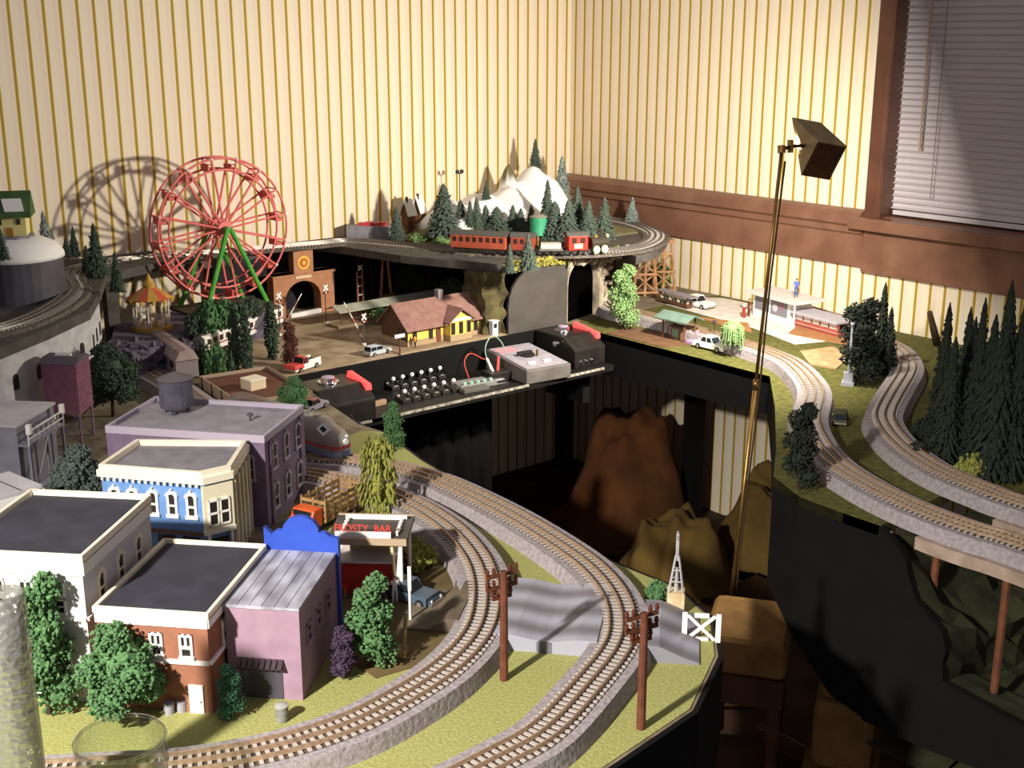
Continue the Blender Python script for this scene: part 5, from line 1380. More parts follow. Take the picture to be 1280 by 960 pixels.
fig('brown wooden-looking figure standing tall before the orange street patch',936,396,.05,1.2,shirt=('shirt_brown','6a3c22'),legs=('trouser_brown','5a3420'))
# ------------------------------------------------------------------ drive-in
fbz = .09; F = [onp(408,674,Z0+fbz), onp(508,676,Z0+fbz), onp(527,650,Z0+fbz), onp(440,642,Z0+fbz)]
v = V((F[1][0]-F[0][0],F[1][1]-F[0][1],0)); fwid = v.length; frz = math.atan2(v.y,v.x); fdep = .088
dr_ = thing('drive_in', 'little drive-in stand with dark flat canopy, white sign rail and red counter', 'drive-in', (F[0][0],F[0][1],Z0), frz)
cano = mat('canopy_dark','5a544e','4a443f',40,.7); redp = mat('counter_red','b8342c',rough=.45)
MB().box(0,fwid,0,fdep,fbz-.005,fbz).build('canopy', cano, dr_)
for a in ((0,fwid,-.0015,.0015),(0,fwid,fdep-.0015,fdep+.0015)): MB().box(a[0],a[1],a[2],a[3],fbz-.007,fbz+.002).build('canopy_edge', mat('edge_tan','b09a80',rough=.6), dr_)
MB().box(fwid*.12,fwid*.92,fdep*.82,fdep*.86,fbz,fbz+.006).build('rail', white, dr_)
for x in (fwid*.16,fwid*.86):
    for k in range(5): MB().cyl((x,fdep*(.2+.13*k),fbz),(x,fdep*(.2+.13*k),fbz+.006),.0022,n=8).build('canopy_lamp', mat('bulb_white','f2e8e0'), dr_)
MB().box(fwid*.10,fwid*.80,.004,.0065,fbz+.0005,fbz+.0095).build('sign_board', white, dr_)
# letters
def text(body, size, mt, parent, loc, rot=(PI/2,0,0), name='lettering', depth=.0006, align='CENTER', sx=1):
    cu = bpy.data.curves.new('txt','FONT'); cu.body = body; cu.size = size; cu.extrude = depth; cu.align_x = align
    o = bpy.data.objects.new('txt', cu); C.objects.link(o)
    dg = bpy.context.evaluated_depsgraph_get(); me = bpy.data.meshes.new_from_object(o.evaluated_get(dg)); bpy.data.objects.remove(o); bpy.data.curves.remove(cu)
    me.name = name; me.materials.clear(); me.materials.append(mt)
    b = bpy.data.objects.new(name, me); C.objects.link(b); b.parent = parent; b.location = loc; b.rotation_euler = rot; b.scale = (sx,1,1)
    return b
text('FROSTY  BAR', .0135, mat('letter_red','d8463c',rough=.5), dr_, (fwid*.45,.0052,fbz+.0100), depth=.0008, sx=.95)
MB().box(fwid*.1,fwid*.8,.018,.07,0,.05).build('counter', redp, dr_); MB().box(fwid*.08,fwid*.82,.014,.074,.05,.053).build('counter_top', mat('ctop','d8d0c8',rough=.4), dr_)
MB().box(fwid*.2,fwid*.7,.05,.07,.053,fbz-.005).build('kitchen', mat('kitchen_tan','b8a078',rough=.7), dr_)
for x, y in ((fwid*.06,.008),(fwid*.05,fdep-.008)): MB().cyl((x,y,0),(x,y,fbz-.005),.0028,n=8).build('post', white, dr_)
for s in (-1,1):
    MB().tube([(fwid*.92,.006,fbz-.005),(fwid*.92+.004*s-.004,.006,0)],.0026,8).build('post', white, dr_)
MB().tube([(fwid*.80,.008,fbz-.005),(fwid*.86,.008,.0)],.0024,8).build('post', mat('post_cream','d8cf9a',rough=.5), dr_)
MB().cyl((fwid*.93,fdep-.008,0),(fwid*.93,fdep-.008,fbz-.005),.0028,n=8).build('post', white, dr_)
for k in range(4): MB().cyl((fwid*(.2+.17*k),.006,0),(fwid*(.2+.17*k),.006,.018),.0016,n=6).build('stool_leg', hub, dr_); MB().cyl((fwid*(.2+.17*k),.006,.018),(fwid*(.2+.17*k),.006,.021),.006,n=12).build('stool_seat', redp, dr_)
# leaning sign posts at the lot's near edge
o1 = at(505,835); t = thing('entry_sign', 'tall white post sign leaning by the drive-in lot edge', 'sign', at(513,778), frz)
MB().tube([(0,0,0),(0,0,.075)],.0018,8).build('post', white, t); MB().box(-.0022,.0022,-.001,.001,.045,.078).build('board', white, t)
t = thing('loading_ramp', 'tan wooden loading frame by the near end of the dirt lot', 'frame', at(492,822), facing(478,820,506,822))
for x in (-.012,.012): MB().tube([(x,0,0),(x,.02,.05)],.0028,6).build('post', mat('frame_tan','9c8456',rough=.8), t)
MB().box(-.016,.016,-.006,.012,0,.012).build('base', mat('frame_tan','9c8456'), t)
t = thing('trash_can', 'grey ribbed dustbin at the corner of the mauve workshop', 'dustbin', at(353,902))
MB().lathe([(.0068,0),(.0072,.004),(.0070,.008),(.0074,.012),(.0072,.016),(.0076,.019)],16).build('bin', mat('bin_grey','8a8a86','70706c',60,.5), t); MB().lathe([(.008,.019),(.008,.0205),(.003,.022),(.001,.0222)],16).build('lid', mat('lid_grey','a0a09a',rough=.45), t)
for x, y, lab in ((212,893,'left pale dustbin at the shaded brick wall under the round tree'),(228,890,'right pale dustbin at the shaded brick wall, nearest the white door')):
    t = thing('trash_can', lab, 'dustbin', at(x,y)); MB().lathe([(.0055,0),(.006,.013)],14).build('bin', mat('bin_pale','9a98a0',rough=.5), t); MB().lathe([(.0065,.013),(.006,.015),(.001,.0155)],14).build('lid', mat('bin_pale','9a98a0'), t)
# ------------------------------------------------------------------ utility poles
polem = mat('pole_brown','6e3f2c','57301f',60,.7)
def upole(label, x, yb, yt, rz, lean=0):
    b = at(x, yb); h = topz(b, yt)-b.z
    t = thing('utility_pole', label, 'utility pole', b, rz); t.rotation_euler = (lean, 0, rz)
    MB().cyl((0,0,0),(0,0,h),.0052,.0042,10).build('pole', polem, t)
    for z, w in ((h-.006,.021),(h-.021,.021),(h-.034,.013)):
        MB().box(-w,w,.003,.0065,z-.002,z+.002).build('cross_arm', polem, t)
        for s in (-1,-.55,.55,1):
            MB().lathe([(.0018,0),(.0026,.003),(.0018,.007),(.0005,.008)],8,(s*w*.93,.0048,z+.0028)).build('insulator', mat('insulator_brown','5a3022',rough=.3), t)
    for s in (-1,1): MB().tube([(s*.015,.006,h-.018),(0,.006,h-.036)],.0012,5).build('brace', polem, t)
    return t
upole('left of the two brown utility poles, between the front tracks',630,851,714,-.12)
upole('right of the two brown utility poles, near the rounded table end',801,912,766,-.18,.0)
# ------------------------------------------------------------------ windmill tower on a cream box
b = at(844,764); t = thing('derrick_tower', 'silver derrick tower on a cream box at the right end of the grass', 'derrick', b, .75)
MB().box(-.0115,.0115,-.0115,.0115,0,.030).build('box', mat('box_cream','d8cba8','c4a878',60,.6), t, bevel=.001)
hh = topz(b, 667)-b.z; sil = mat('silver_grey','c6c2c4',rough=.35,metal=.4)
for sx in (-1,1):
    for sy in (-1,1): MB().tube([(sx*.009,sy*.009,.030),(sx*.002,sy*.002,hh*.72)],.0013,5).build('leg', sil, t)
for z in (.045,.06):
    w = .009-.007*(z-.03)/(hh*.72-.03); MB().tube([(-w,-w,z),(w,-w,z),(w,w,z),(-w,w,z),(-w,-w,z)],.001,4).build('ring_brace', sil, t)
MB().cyl((0,0,.03),(0,0,.062),.0035,.002,8).build('core', sil, t)
MB().tube([(0,0,hh*.66),(.0,0,hh*.80),(.004,0,hh*.9),(.0,0,hh)],.0024,6).build('head', sil, t)
MB().tube([(-.004,0,hh),(.005,0,hh)],.0018,6).build('yoke', sil, t)
MB().tube([(.002,.0,hh*.8),(.009,0,hh*.78)],.0012,5).build('arm', mat('arm_red','8a4a42',rough=.5), t)
# white X gate at the table rim
b0 = at(853,800); b1 = at(899,803); dv = V((b1.x-b0.x,b1.y-b0.y,0)); gl = dv.length
t = thing('barrier_fence', 'white X-braced barrier panel at the end of the road stub', 'fence', b0, math.atan2(dv.y,dv.x))
gh = .038
for x in (.002,gl-.002): MB().box(x-.0032,x+.0032,-.0015,.0015,0,gh).build('post', white, t)
for s in (0,1):
    a, c = (.006,.003+(gh-.006)*s), (gl-.006,gh-.003-(gh-.006)*s)
    d = V((c[0]-a[0],c[1]-a[1])).normalized(); nn = V((-d.y,d.x))*.002
    MB().prismy([(a[0]+nn.x,a[1]+nn.y),(a[0]-nn.x,a[1]-nn.y),(c[0]-nn.x,c[1]-nn.y),(c[0]+nn.x,c[1]+nn.y)],-.001-.0012*s,.001-.0012*s).build('diagonal', white, t)
MB().box(gl*.3,gl*.7,-.002,.0015,gh*.86,gh).build('top_plate', white, t); MB().box(gl*.3,gl*.7,-.002,.0015,0,gh*.14).build('bottom_plate', white, t)
MB().tube([(.012,.01,-.0),(.012,.012,-.001)],.001,4)
# ------------------------------------------------------------------ crossing signals and gates
def crossbuck(label, x, yb, yt, rz, boom=None, z=Z0, sc=1):
    b = at(x, yb, z); h = topz(b, yt)-b.z
    t = thing('crossing_signal', label, 'railway signal', b, rz)
    MB().cyl((0,0,0),(0,0,h),.0014,n=7).build('mast', mat('mast_grey','5a564e',rough=.5), t)
    for s in (-1,1):
        T = MX.Translation((0,-.002-.0012*(s>0),h-.008)) @ MX.Rotation(s*.78,4,'Y')
        MB().box(-.0105,.0105,-.0006,.0006,-.0024,.0024,T).build('cross_board', white, t)
    MB().box(-.009,.009,-.0028,-.001,h-.021,h-.019).build('lamp_bar', white, t)
    for s in (-1,1): MB().cyl((s*.007,-.004,h-.020),(s*.007,-.001,h-.020),.0032,n=10).build('lamp', mat('signal_lens','6a2a26',rough=.2), t)
    MB().box(-.004,.004,-.004,.004,0,.006).build('base', white, t)
    return t
crossbuck('white crossbuck signal at left, beside the raised gate near the poplars',350,420,366,.3)
crossbuck('white crossbuck signal in front of the orange brick arch',408,405,356,.3)
crossbuck('white crossbuck signal at right, left of the depot gable',455,432,392,.3)
def gate(label, x0, y0, x1, y1, z=Z0):
    b = at(x0, y0, z); e = aty(x1, y1, b.y+.02); d = e-b
    t = thing('crossing_gate', label, 'crossing gate', b, 0)
    MB().box(-.004,.004,-.004,.004,0,.014).build('post', mat('gate_post','8a8288',rough=.5), t)
    n = 7; s = V((0,0,.010))
    for k in range(n):
        m_ = MB().tube([s+(d-s)*k/n, s+(d-s)*(k+1)/n],.0019-.0001*k,6); m_.build('boom_band', white if k % 2 == 0 else mat('boom_red','b8705a',rough=.5), t)
    MB().ball(tuple(s-(d-s)*.08),.004,8).build('counterweight', mat('gate_post','8a8288'), t)
gate('left raised red and white crossing gate leaning right',344,432,377,367)
gate('right raised crossing gate leaning left by the platform',454,428,430,378)
# lamp posts
def lamppost(label, x, yb, yt, z=Z0, heads=1):
    b = at(x, yb, z); h = topz(b, yt)-b.z
    t = thing('lamp_post', label, 'lamp post', b, 0)
    MB().cyl((0,0,0),(0,0,h-.004),.0013,n=7).build('mast', mat('mast_dark','33302c',rough=.5), t); MB().lathe([(.005,0),(.004,.004),(.0015,.006)],10).build('base', mat('mast_dark','33302c'), t)
    if heads == 1: MB().ball((0,0,h-.005),.0055,10).build('globe', mat('globe_dark','3c3634',rough=.4), t)
    else:
        for s in (-1,1): MB().box(s*.008-.004,s*.008+.004,-.004,.004,h-.006,h+.004).build('lamp_head', mat('mast_dark','33302c'), t)
        MB().box(-.008,.008,-.001,.001,h-.008,h-.006).build('arm', mat('mast_dark','33302c'), t)
lamppost('dark globe lamp post left of the brown sunken roof',223,499,466)
lamppost('black twin-head floodlight mast in front of the snow field',575,268,214,.895,2)
lamppost('thin grey lamp post behind the white sedan by the willow',892,428,400)
# ------------------------------------------------------------------ rolling stock
wheelm = mat('wheel_steel','4a4542',rough=.4,metal=.6)
def bogie(t, x, z=0, w=.0165):
    b = MB().box(x-.016,x+.016,-w-.002,w+.002,z+.006,z+.011)
    o = b.build('truck', mat('truck_black','1e1b1a',rough=.6), t)
    for dx in (-.010,.010):
        for s in (-1,1): MB().cyl((x+dx,s*w-.0015,z+.006),(x+dx,s*w+.0015,z+.006),.006,n=12).build('wheel', wheelm, o)
def coach(name, label, p0, p1, bodyc, roofc, winc, h=.052, w=.044, nwin=8, cat='railway carriage', dz=.0065, stripe=None, roofh=.010, sash=True):
    d = V(p1)-V(p0); d.z = 0; L = d.length
    t = thing(name, label, cat, V(p0)+V((0,0,0)), math.atan2(d.y,d.x))
    z0 = dz+.010
    MB().box(.002,L-.002,-w/2,w/2,z0,z0+h*.72).build('body', bodyc, t, bevel=.0015)
    rp_ = [(-w/2-.001,z0+h*.72),(-w*.32,z0+h*.72+roofh*.8),(0,z0+h*.72+roofh),(w*.32,z0+h*.72+roofh*.8),(w/2+.001,z0+h*.72)]
    MB().prismx(rp_, -.002, L+.002).build('roof', roofc, t)
    for s in (-1,1):
        for k in range(nwin):
            x = L*(k+.75)/(nwin+.5); ww = L/(nwin+.5)*.28
            MB().box(x-ww,x+ww,s*w/2-.0006,s*w/2+.0009,z0+h*.36,z0+h*.62).build('window', winc, t)
        if stripe: MB().box(.003,L-.003,s*w/2-.0004,s*w/2+.0007,z0+h*.22,z0+h*.29).build('stripe', stripe, t)
    for x in (L*.16,L*.84): bogie(t, x, dz)
    return t, L
oran = mat('coach_orange','a8523c','96462f',30,.5); gdk = mat('coach_roof','4e4c48',rough=.7); wdk = mat('coach_window','3a241e',rough=.3); ylw = mat('letter_yellow','e8dc9a',rough=.5)
ZT_ = ZU+.006
def upt(x, y): return at(x, y, ZT_)
c_, L = coach('passenger_car', 'orange-red passenger coach with dark roof at the rear of the mountain train', upt(566,315), upt(636,319), oran, gdk, wdk, h=.047)
c_, L = coach('passenger_car', 'short red coach behind the small ledge conifers on the mountain line', upt(640,319), upt(669,320), mat('coach_red','964434','843a2c',30,.5), gdk, wdk, h=.047, nwin=3)
fp0, fp1 = upt(673,320), upt(704,320)
d = fp1-fp0; t = thing('flat_car', 'grey flat car between the red coach and the red caboose', 'railway wagon', fp0, math.atan2(d.y,d.x)); L = d.length
MB().box(.002,L-.002,-.021,.021,.0165,.021).build('deck', mat('flat_grey','6a6660',rough=.6), t); MB().box(.006,L-.006,-.014,.014,.021,.034).build('load', mat('load_pale','b8b2a6',rough=.6), t)
for x in (L*.2,L*.8): bogie(t, x, .0065)
c_, L = coach('caboose', 'bright red caboose cab with cream marks at the front of the mountain train', upt(707,320), upt(733,319), mat('caboose_red','b02c1e','9c2418',30,.45), gdk, wdk, h=.052, nwin=2)
MB().box(L*.3,L*.7,-.0235,-.0222,.022,.034).build('number_panel', ylw, c_)
# red-yellow steam engine nose ahead
d0, d1 = upt(737,319), upt(757,317); d = d1-d0
t = thing('steam_engine', 'small dark engine with cream wheels and lamp leading the mountain train', 'locomotive', d0, math.atan2(d.y,d.x)); L = d.length
eng = mat('engine_black','3a342c',rough=.45)
MB().cyl((0,0,.032),(L,0,.032),.014,n=16).build('boiler', eng, t); MB().cyl((L*.7,0,.044),(L*.7,0,.064),.004,.0055,10).build('chimney', eng, t); MB().ball((L*.35,0,.047),.006,8).build('dome', mat('brass_gold','c8a050',rough=.3,metal=.8), t)
MB().cyl((L,0,.046),(L+.006,0,.046),.005,n=10).build('headlamp', ylw, t); MB().box(0,L,-.012,.012,.012,.018).build('frame', eng, t)
for x in (L*.22,L*.72):
    for s in (-1,1): MB().cyl((x,s*.016-.0015,.016),(x,s*.016+.0015,.016),.010,n=14).build('drive_wheel', ylw, t)
# streamlined diesel beside the purple block
da, dbb = at(436,570), at(300,556)
na = rail_px([(432,571)])[0]; nb = at(318,552)
d = nb-na; d.z = 0; rz = math.atan2(-d.y,-d.x); L = .30
t = thing('diesel_locomotive', 'silver-grey streamlined diesel with red stripe nosing out beside the purple block', 'locomotive', na+V((0,0,.008)), rz)
def cs(x, w, h, top):  # cross-section of the streamlined body, local x
    return [(x,-w,.024),(x,-w,.024+h*.25),(x,-w,.024+h*.55),(x,-w*.93,.024+h*.76),(x,-w*.62,.024+h*.95),(x,0,.024+h),(x,w*.62,.024+h*.95),(x,w*.93,.024+h*.76),(x,w,.024+h*.55),(x,w,.024+h*.25),(x,w,.024)]
secs = [(-L,.025,.056),(-.075,.025,.056),(-.055,.025,.056),(-.045,.0245,.050),(-.034,.024,.044),(-.018,.0225,.040),(-.006,.018,.036),(0,.011,.031)]
m_ = MB(); vs = []; fs = []
for x, w, h in secs: vs += cs(x, w, h, 0)
k = 11
for i in range(len(secs)-1):
    for j in range(k): fs.append((i*k+j, i*k+(j+1)%k, (i+1)*k+(j+1)%k, (i+1)*k+j))
fs += [list(range(k))[::-1], list(range((len(secs)-1)*k, len(secs)*k))]
m_.add(vs, fs).build('body', mat('diesel_silver','a8a09a','968e88',60,.35,.3), t, True)
def belt(name, z0, z1, mt_, o=.0007):
    vs = []; fs = []
    for x, w, h in secs:
        vs += [(x+(.001 if x > -.001 else 0), s*(w+o), z) for s in (-1,1) for z in (z0,z1)]+[(x+(.001 if x > -.001 else 0), s*(w-.001), z) for s in (-1,1) for z in (z0,z1)]
    for i in range(len(secs)-1):
        a, b_ = i*8, (i+1)*8
        for q in (0,2): fs.append((a+q, b_+q, b_+q+1, a+q+1)); fs.append((a+q, a+q+4, b_+q+4, b_+q)); fs.append((a+q+1, b_+q+1, b_+q+5, a+q+5)); fs.append((a+q+4, a+q+5, b_+q+5, b_+q+4))
    e = (len(secs)-1)*8; fs += [(e,e+2,e+3,e+1),(e+4,e+5,e+7,e+6),(e,e+4,e+6,e+2),(e+1,e+3,e+7,e+5)]
    MB().add(vs, fs).build(name, mt_, t)
belt('red_stripe', .034, .040, mat('stripe_red','b0584c',rough=.4)); belt('blue_skirt', .020, .031, mat('skirt_blue','8f98b8',rough=.3,metal=.4), .0009)
for s in (-1,1): MB().add([(-.046,s*.004,.0705),(-.0475,s*.019,.0675),(-.0405,s*.018,.0635),(-.0385,s*.004,.0655),(-.046,s*.004,.0717),(-.0475,s*.0192,.0687),(-.0395,s*.018,.0647),(-.0375,s*.004,.0667)],[(0,1,2,3),(7,6,5,4),(0,4,5,1),(1,5,6,2),(2,6,7,3),(3,7,4,0)]).build('windscreen', wglass, t)
T = MX.Translation((-.036,-.0165,.0640)) @ MX.Rotation(.5,4,'Y') @ MX.Rotation(.6,4,'X')
nb_ = MB().box(-.010,.010,-.008,.008,0,.0028,T).build('number_box', white, t); MB().box(-.0055,.0055,-.004,.004,.0028,.0034,T).build('number_plate', mat('plate_dark','23221e'), nb_)
MB().cyl((-.004,0,.048),(.004,0,.047),.005,n=12).build('headlight', white, t)
for x in (-.07,-.1,-.13,-.2): MB().cyl((x,0,.0795),(x,0,.083),.007,n=14).build('roof_fan', mat('fan_grey','7c7672',rough=.4), t)
for x in (-.055,-.23): bogie(t, x, .0135)
for k in range(6):
    for s in (-1,1): MB().cyl((-.09-.03*k,s*.0245,.056),(-.09-.03*k,s*.0258,.056),.0035,n=10).build('porthole', wglass, t)
# silver observation coach behind
oa, ob = rail_px([(228,500)])[0], rail_px([(165,466)])[0]
pa, pb_ = at(232,478), at(190,440)
t, L = coach('passenger_car','grey rounded-roof coach coming out from behind the water tank', at(236,482), at(238,482)+ (at(188,446)-at(236,482)), mat('coach_grey','8f8484',rough=.4), mat('coach_grey_roof','b09c98','9a8886',40,.45), wdk, h=.056, w=.05, nwin=6, roofh=.024)
# white train along the hedge
wcm = mat('coach_white','e6e2dc',rough=.35); wr_ = mat('coach_white_roof','f0ece6',rough=.35)
t, L = coach('passenger_car','white passenger coach behind the bushes with silver roof, left of the poplars', at(247,450), at(296,430), wcm, wr_, wdk, h=.05, nwin=6, stripe=mat('stripe_red','b0584c'))
t, L = coach('passenger_car','white passenger coach with red stripe between poplars and crossing gate', at(300,428), at(346,409), wcm, wr_, wdk, h=.05, nwin=6, stripe=mat('stripe_red','b0584c'))
w0, w1 = at(362,398), at(421,386)
d = w1-w0; o = MB().box(0,d.length,-.006,.006,0,.012).build('low_wall', white, None, bevel=.001, loc=w0, rz=math.atan2(d.y,d.x)); tag(o, 'low white wall in front of the orange brick arch', 'wall')
t = thing('signal_tower', 'slim brown and white pillar with a small white crossbuck under the deck', 'signal', aty(451,385,-.2).xy.to_3d()+V((0,0,Z0)))
hb = aty(451,330,-.2).z-Z0
for s in (-1,1): MB().cyl((s*.008,0,0),(s*.008,0,hb*.85),.003,n=7).build('mast', mat('mast_brown','8a5a48',rough=.6), t)
for k in range(4): MB().box(-.01,.01,-.002,.002,hb*(.2+.18*k)-.002,hb*(.2+.18*k)+.002).build('rung', mat('rung_pale','b8a8a0',rough=.6), t)
for s in (-1,1):
    T = MX.Translation((0,-.003-.001*(s>0),hb*.93)) @ MX.Rotation(s*.78,4,'Y'); MB().box(-.009,.009,-.0006,.0006,-.002,.002,T).build('cross_board', white, t)
# water tank with green tub in the grove
g = at(673,300,.87); t = thing('water_tank','green water tower tub on tan legs among the mountain conifers','water tank',g)
h0, h1 = topz(g,294)-g.z, topz(g,271)-g.z
rr = 11*mpp(g)
MB().lathe([(rr*.94,h0),(rr,h0+.002),(rr,h1),(rr*.9,h1+.001)],20).build('tub', mat('tub_green','3f9a72','348a62',40,.5), t); MB().lathe([(rr*1.08,h1),(rr*.6,h1+.006),(.001,h1+.008)],20).build('lid', mat('tub_lid','8c8474',rough=.7), t)
for k in range(4): a = PI/4+k*PI/2; MB().cyl((rr*.6*math.cos(a),rr*.6*math.sin(a),-.02),(rr*.6*math.cos(a),rr*.6*math.sin(a),h0),.003,n=6).build('leg', trm, t)
# concrete loading wall with red crates
w0, w1 = at(434,298,.852), at(487,299,.852); hh = topz(w0,282)-.852
d = w1-w0; o = MB().box(0,d.length,-.01,.03,0,hh).build('loading_wall', mat('concrete','9a979c','86838a',60,.85), None, bevel=.001, loc=w0, rz=math.atan2(d.y,d.x)); tag(o,'grey concrete loading wall on the high deck by the striped wall','wall')
e1_ = d.normalized()
for k in range(4):
    o = MB().box(-.011,.011,-.008,.008,0,.009+.002*(k%2)).build('crate', mat('crate_red','cc4a4c',rough=.5), None, bevel=.001, loc=w0+e1_*(d.length*(.42+.16*k))+V((0,.01,hh)), rz=math.atan2(d.y,d.x)); tag(o, f'{ORD[k]} from the left of the small red crates on the concrete wall','crate','red crates on the loading wall')
for k,(x,yb,yt) in enumerate([(499,266,242),(510,277,250),(525,274,246)]):
    b = at(x,yb+12,.87); hh = topz(b,yt)-b.z
    t = thing('cabin', f'{ORD[k]} from the left of the tiny brown snow-roofed cabins against the striped wall','house',b,.2*k,'tiny snow-roofed cabins')
    gable_building(t, .03, .024, hh*.62, hh*.98, mat('cabin_brown','7a5236','68452d',60,.8), snow, .005,.003,.004)
    MB().box(.011,.019,-.001,.001,0,hh*.35).build('door', mat('cabin_door','4a2f22',rough=.7), t)
    MB().box(.006,.011,.008,.014,hh*.8,hh*1.08).build('chimney', mat('cabin_door','4a2f22'), t)
# ------------------------------------------------------------------ right-hand village
# paved street along the wall
pv = mat('pale_street','dcd4cc','c8beb4',40,.7); br_ = mat('brown_patch','a8764a','966842',40,.85)
o = patch('street', 'pale paved street along the right wall before the white shed', [(-.07,-.655),(-.22,-.655),(-.24,-.80),(-.26,-1.0),(-.32,-1.18),(-.10,-1.26),(-.03,-1.2),(-.03,-.7)], .0015, pv, 'street')
o = patch('brown_patch', 'rusty brown ground patch beside the red diner wall', px_poly([(985,418),(1000,405),(1062,418),(1062,432),(1020,425)]), .003, br_, 'ground')
o = patch('brown_patch', 'rusty brown ground strip between street and track behind the willow', px_poly([(872,397),(935,405),(940,416),(905,408)]), .003, br_, 'ground')
o = patch('shelter_shadow', 'brown patch painted as the shadow of the green-roofed shelter at the table corner', [(-.594,-.80),(-.594,-1.0),(-.50,-1.02),(-.46,-.90),(-.50,-.80)], .002, mat('shelter_shadow_brown','6a4c34','5a3f2b',40,.85), 'ground')  # cast shadow of the shelter painted as a dark brown patch
o = patch('dry_patch', 'pale dry-grass patch between the track and the knobbly dark tree', px_poly([(1000,440),(1042,434),(1062,448),(1045,462),(1012,456)]), .003, mat('dry_grass','b89a74','9c7c58',60,.95,bump=.5), 'ground')
# green shelter
t0_ = at(845,432); t = thing('waiting_shelter','open shelter with green pitched roof on dark posts in the bright corner','shelter',at(848,424),facing(838,423,880,433))
hh = topz(at(848,424),394)-Z0
grn = mat('shelter_green','6a7f74','5a7066',40,.6)
for s in (-1,1): MB().add([(x,y,z+k) for k in (0,.003) for x in (-.052,.052) for y,z in ((s*.036,hh-.010),(0,hh+.004))],[(0,1,3,2),(4,5,7,6),(0,1,5,4),(2,3,7,6),(0,2,6,4),(1,3,7,5)]).build('roof_slope', grn, t)
for x in (-.035,.035):
    for y in (-.02,.02): MB().cyl((x,y,0),(x,y,hh-.005),.0026,n=7).build('post', brw, t)
MB().box(-.016,.016,-.012,.012,.0,.032).build('booth', mat('booth_brown','6a4a3c',rough=.7), t); MB().box(-.018,.018,-.014,.014,.032,.035).build('booth_roof', mat('booth_dark','4a3a34',rough=.7), t)
MB().box(-.010,.010,-.0128,-.0118,.008,.028).build('booth_window', mat('booth_glass','6f8a70',rough=.3), t)
MB().box(.042,.062,-.02,.02,0,.008).build('step', mat('step_lilac','a88ab4',rough=.6), t)
# white shed by the wall
s0_, s1_ = at(941,394), at(986,407)
d = s1_-s0_; hh = topz(s0_,366)-Z0
t = thing('filling_station','flat-roofed white filling station with dark shop windows against the right wall','building',s0_,math.atan2(d.y,d.x)); L = d.length
MB().box(0,L,0,.075,0,hh).build('walls', white, t); MB().box(-.012,L+.04,-.02,.085,hh,hh+.008).build('roof', mat('roof_pale','cfcac4',rough=.6), t, bevel=.001)
MB().box(L*.06,L*.44,-.002,.001,hh*.35,hh*.9).build('window', mat('shop_glass','7c7a84',rough=.2), t); MB().box(L*.5,L*.94,-.002,.001,hh*.3,hh*.9).build('window', mat('shop_glass','7c7a84'), t)
MB().cyl((L*.62,-.0025,hh*.6),(L*.62,-.0015,hh*.6),.010,n=20).build('round_sign', mat('sign_pale','b8b4c0',rough=.5), t)
MB().box(L*.72,L*.86,-.0026,-.0018,hh*.6,hh*.85).build('poster', mat('poster_rose','8a6a72',rough=.5), t)
MB().cyl((L+.034,-.015,0),(L+.034,-.015,hh),.0025,n=8).build('canopy_post', white, t)
rl = at(998,372,Z0+hh+.008)
person('person in blue crouching on the flat roof of the white filling station', V((s0_.x,s0_.y,0))+d*.95+V((.03,.0,Z0+hh+.008)), 2.2, .05, shirt=('shirt_blue','5468b8'), legs=('jean_blue','3f4f8c'), pose='walk')
# brown pump post figures
t = thing('fuel_pump','red fuel pump on the bright street in front of the white filling station','fuel pump',at(930,397),.4)
MB().box(-.006,.006,-.005,.005,0,.028).build('body', mat('pump_red','8a3a2a',rough=.4), t, bevel=.001); MB().ball((0,0,.033),.005,8).build('globe', white, t); MB().box(-.0045,.0045,-.0056,-.0048,.014,.024).build('dial_plate', white, t)
# red diner wall
d0_, d1_ = at(993,408), at(1046,423); d = d1_-d0_; L = d.length; hh = topz(d0_,391)-Z0
t = thing('diner','red-brick diner with open white-framed windows and grey roof by the right wall','building',d0_,math.atan2(d.y,d.x))
rb2 = mat('diner_red','a85a4a','964e40',40,.7)
MB().box(0,L,0,.05,0,hh*.55).build('walls', rb2, t)
for k in range(6): MB().box(L*k/5-.003,L*k/5+.003,0,.004,hh*.55,hh).build('window_post', rb2, t)
for k in range(5): MB().box(L*k/5+.003,L*(k+1)/5-.003,.0,.002,hh*.58,hh*.97).build('pane', mat('diner_glass','d8cfc4',rough=.2), t)
MB().box(0,L,.045,.05,hh*.55,hh).build('back_wall', white, t)
MB().box(-.006,L+.006,-.012,.058,hh,hh+.007).build('roof', mat('diner_roof','aaa6b0',rough=.5), t, bevel=.001)
MB().box(-.002,L+.002,-.003,.0,hh*.28,hh*.36).build('trim_band', mat('diner_pink','c88a80',rough=.5), t)
# flat wagons / market stall near the wall behind the shelter
q0, q1 = at(826,377), at(862,387); d = q1-q0; L = d.length
t = thing('market_stall','long dark-framed flower stall at the wall behind the green shelter','stall',q0,math.atan2(d.y,d.x))
MB().box(0,L,-.012,.012,.006,.014).build('table', brw, t)
for x in (.004,L-.004):
    for y in (-.009,.009): MB().cyl((x,y,0),(x,y,.034),.0015,n=6).build('post', brw, t)
MB().box(-.004,L+.02,-.016,.016,.034,.037).build('roof', mat('stall_grey','8a8288',rough=.6), t)
for k in range(7): MB().ball((L*(k+.5)/7,-.002,.018),.006,7).build('bouquet', LEAF['pine'] if k % 2 else mat('flower_pale','d8c4a8',rough=.8), t)
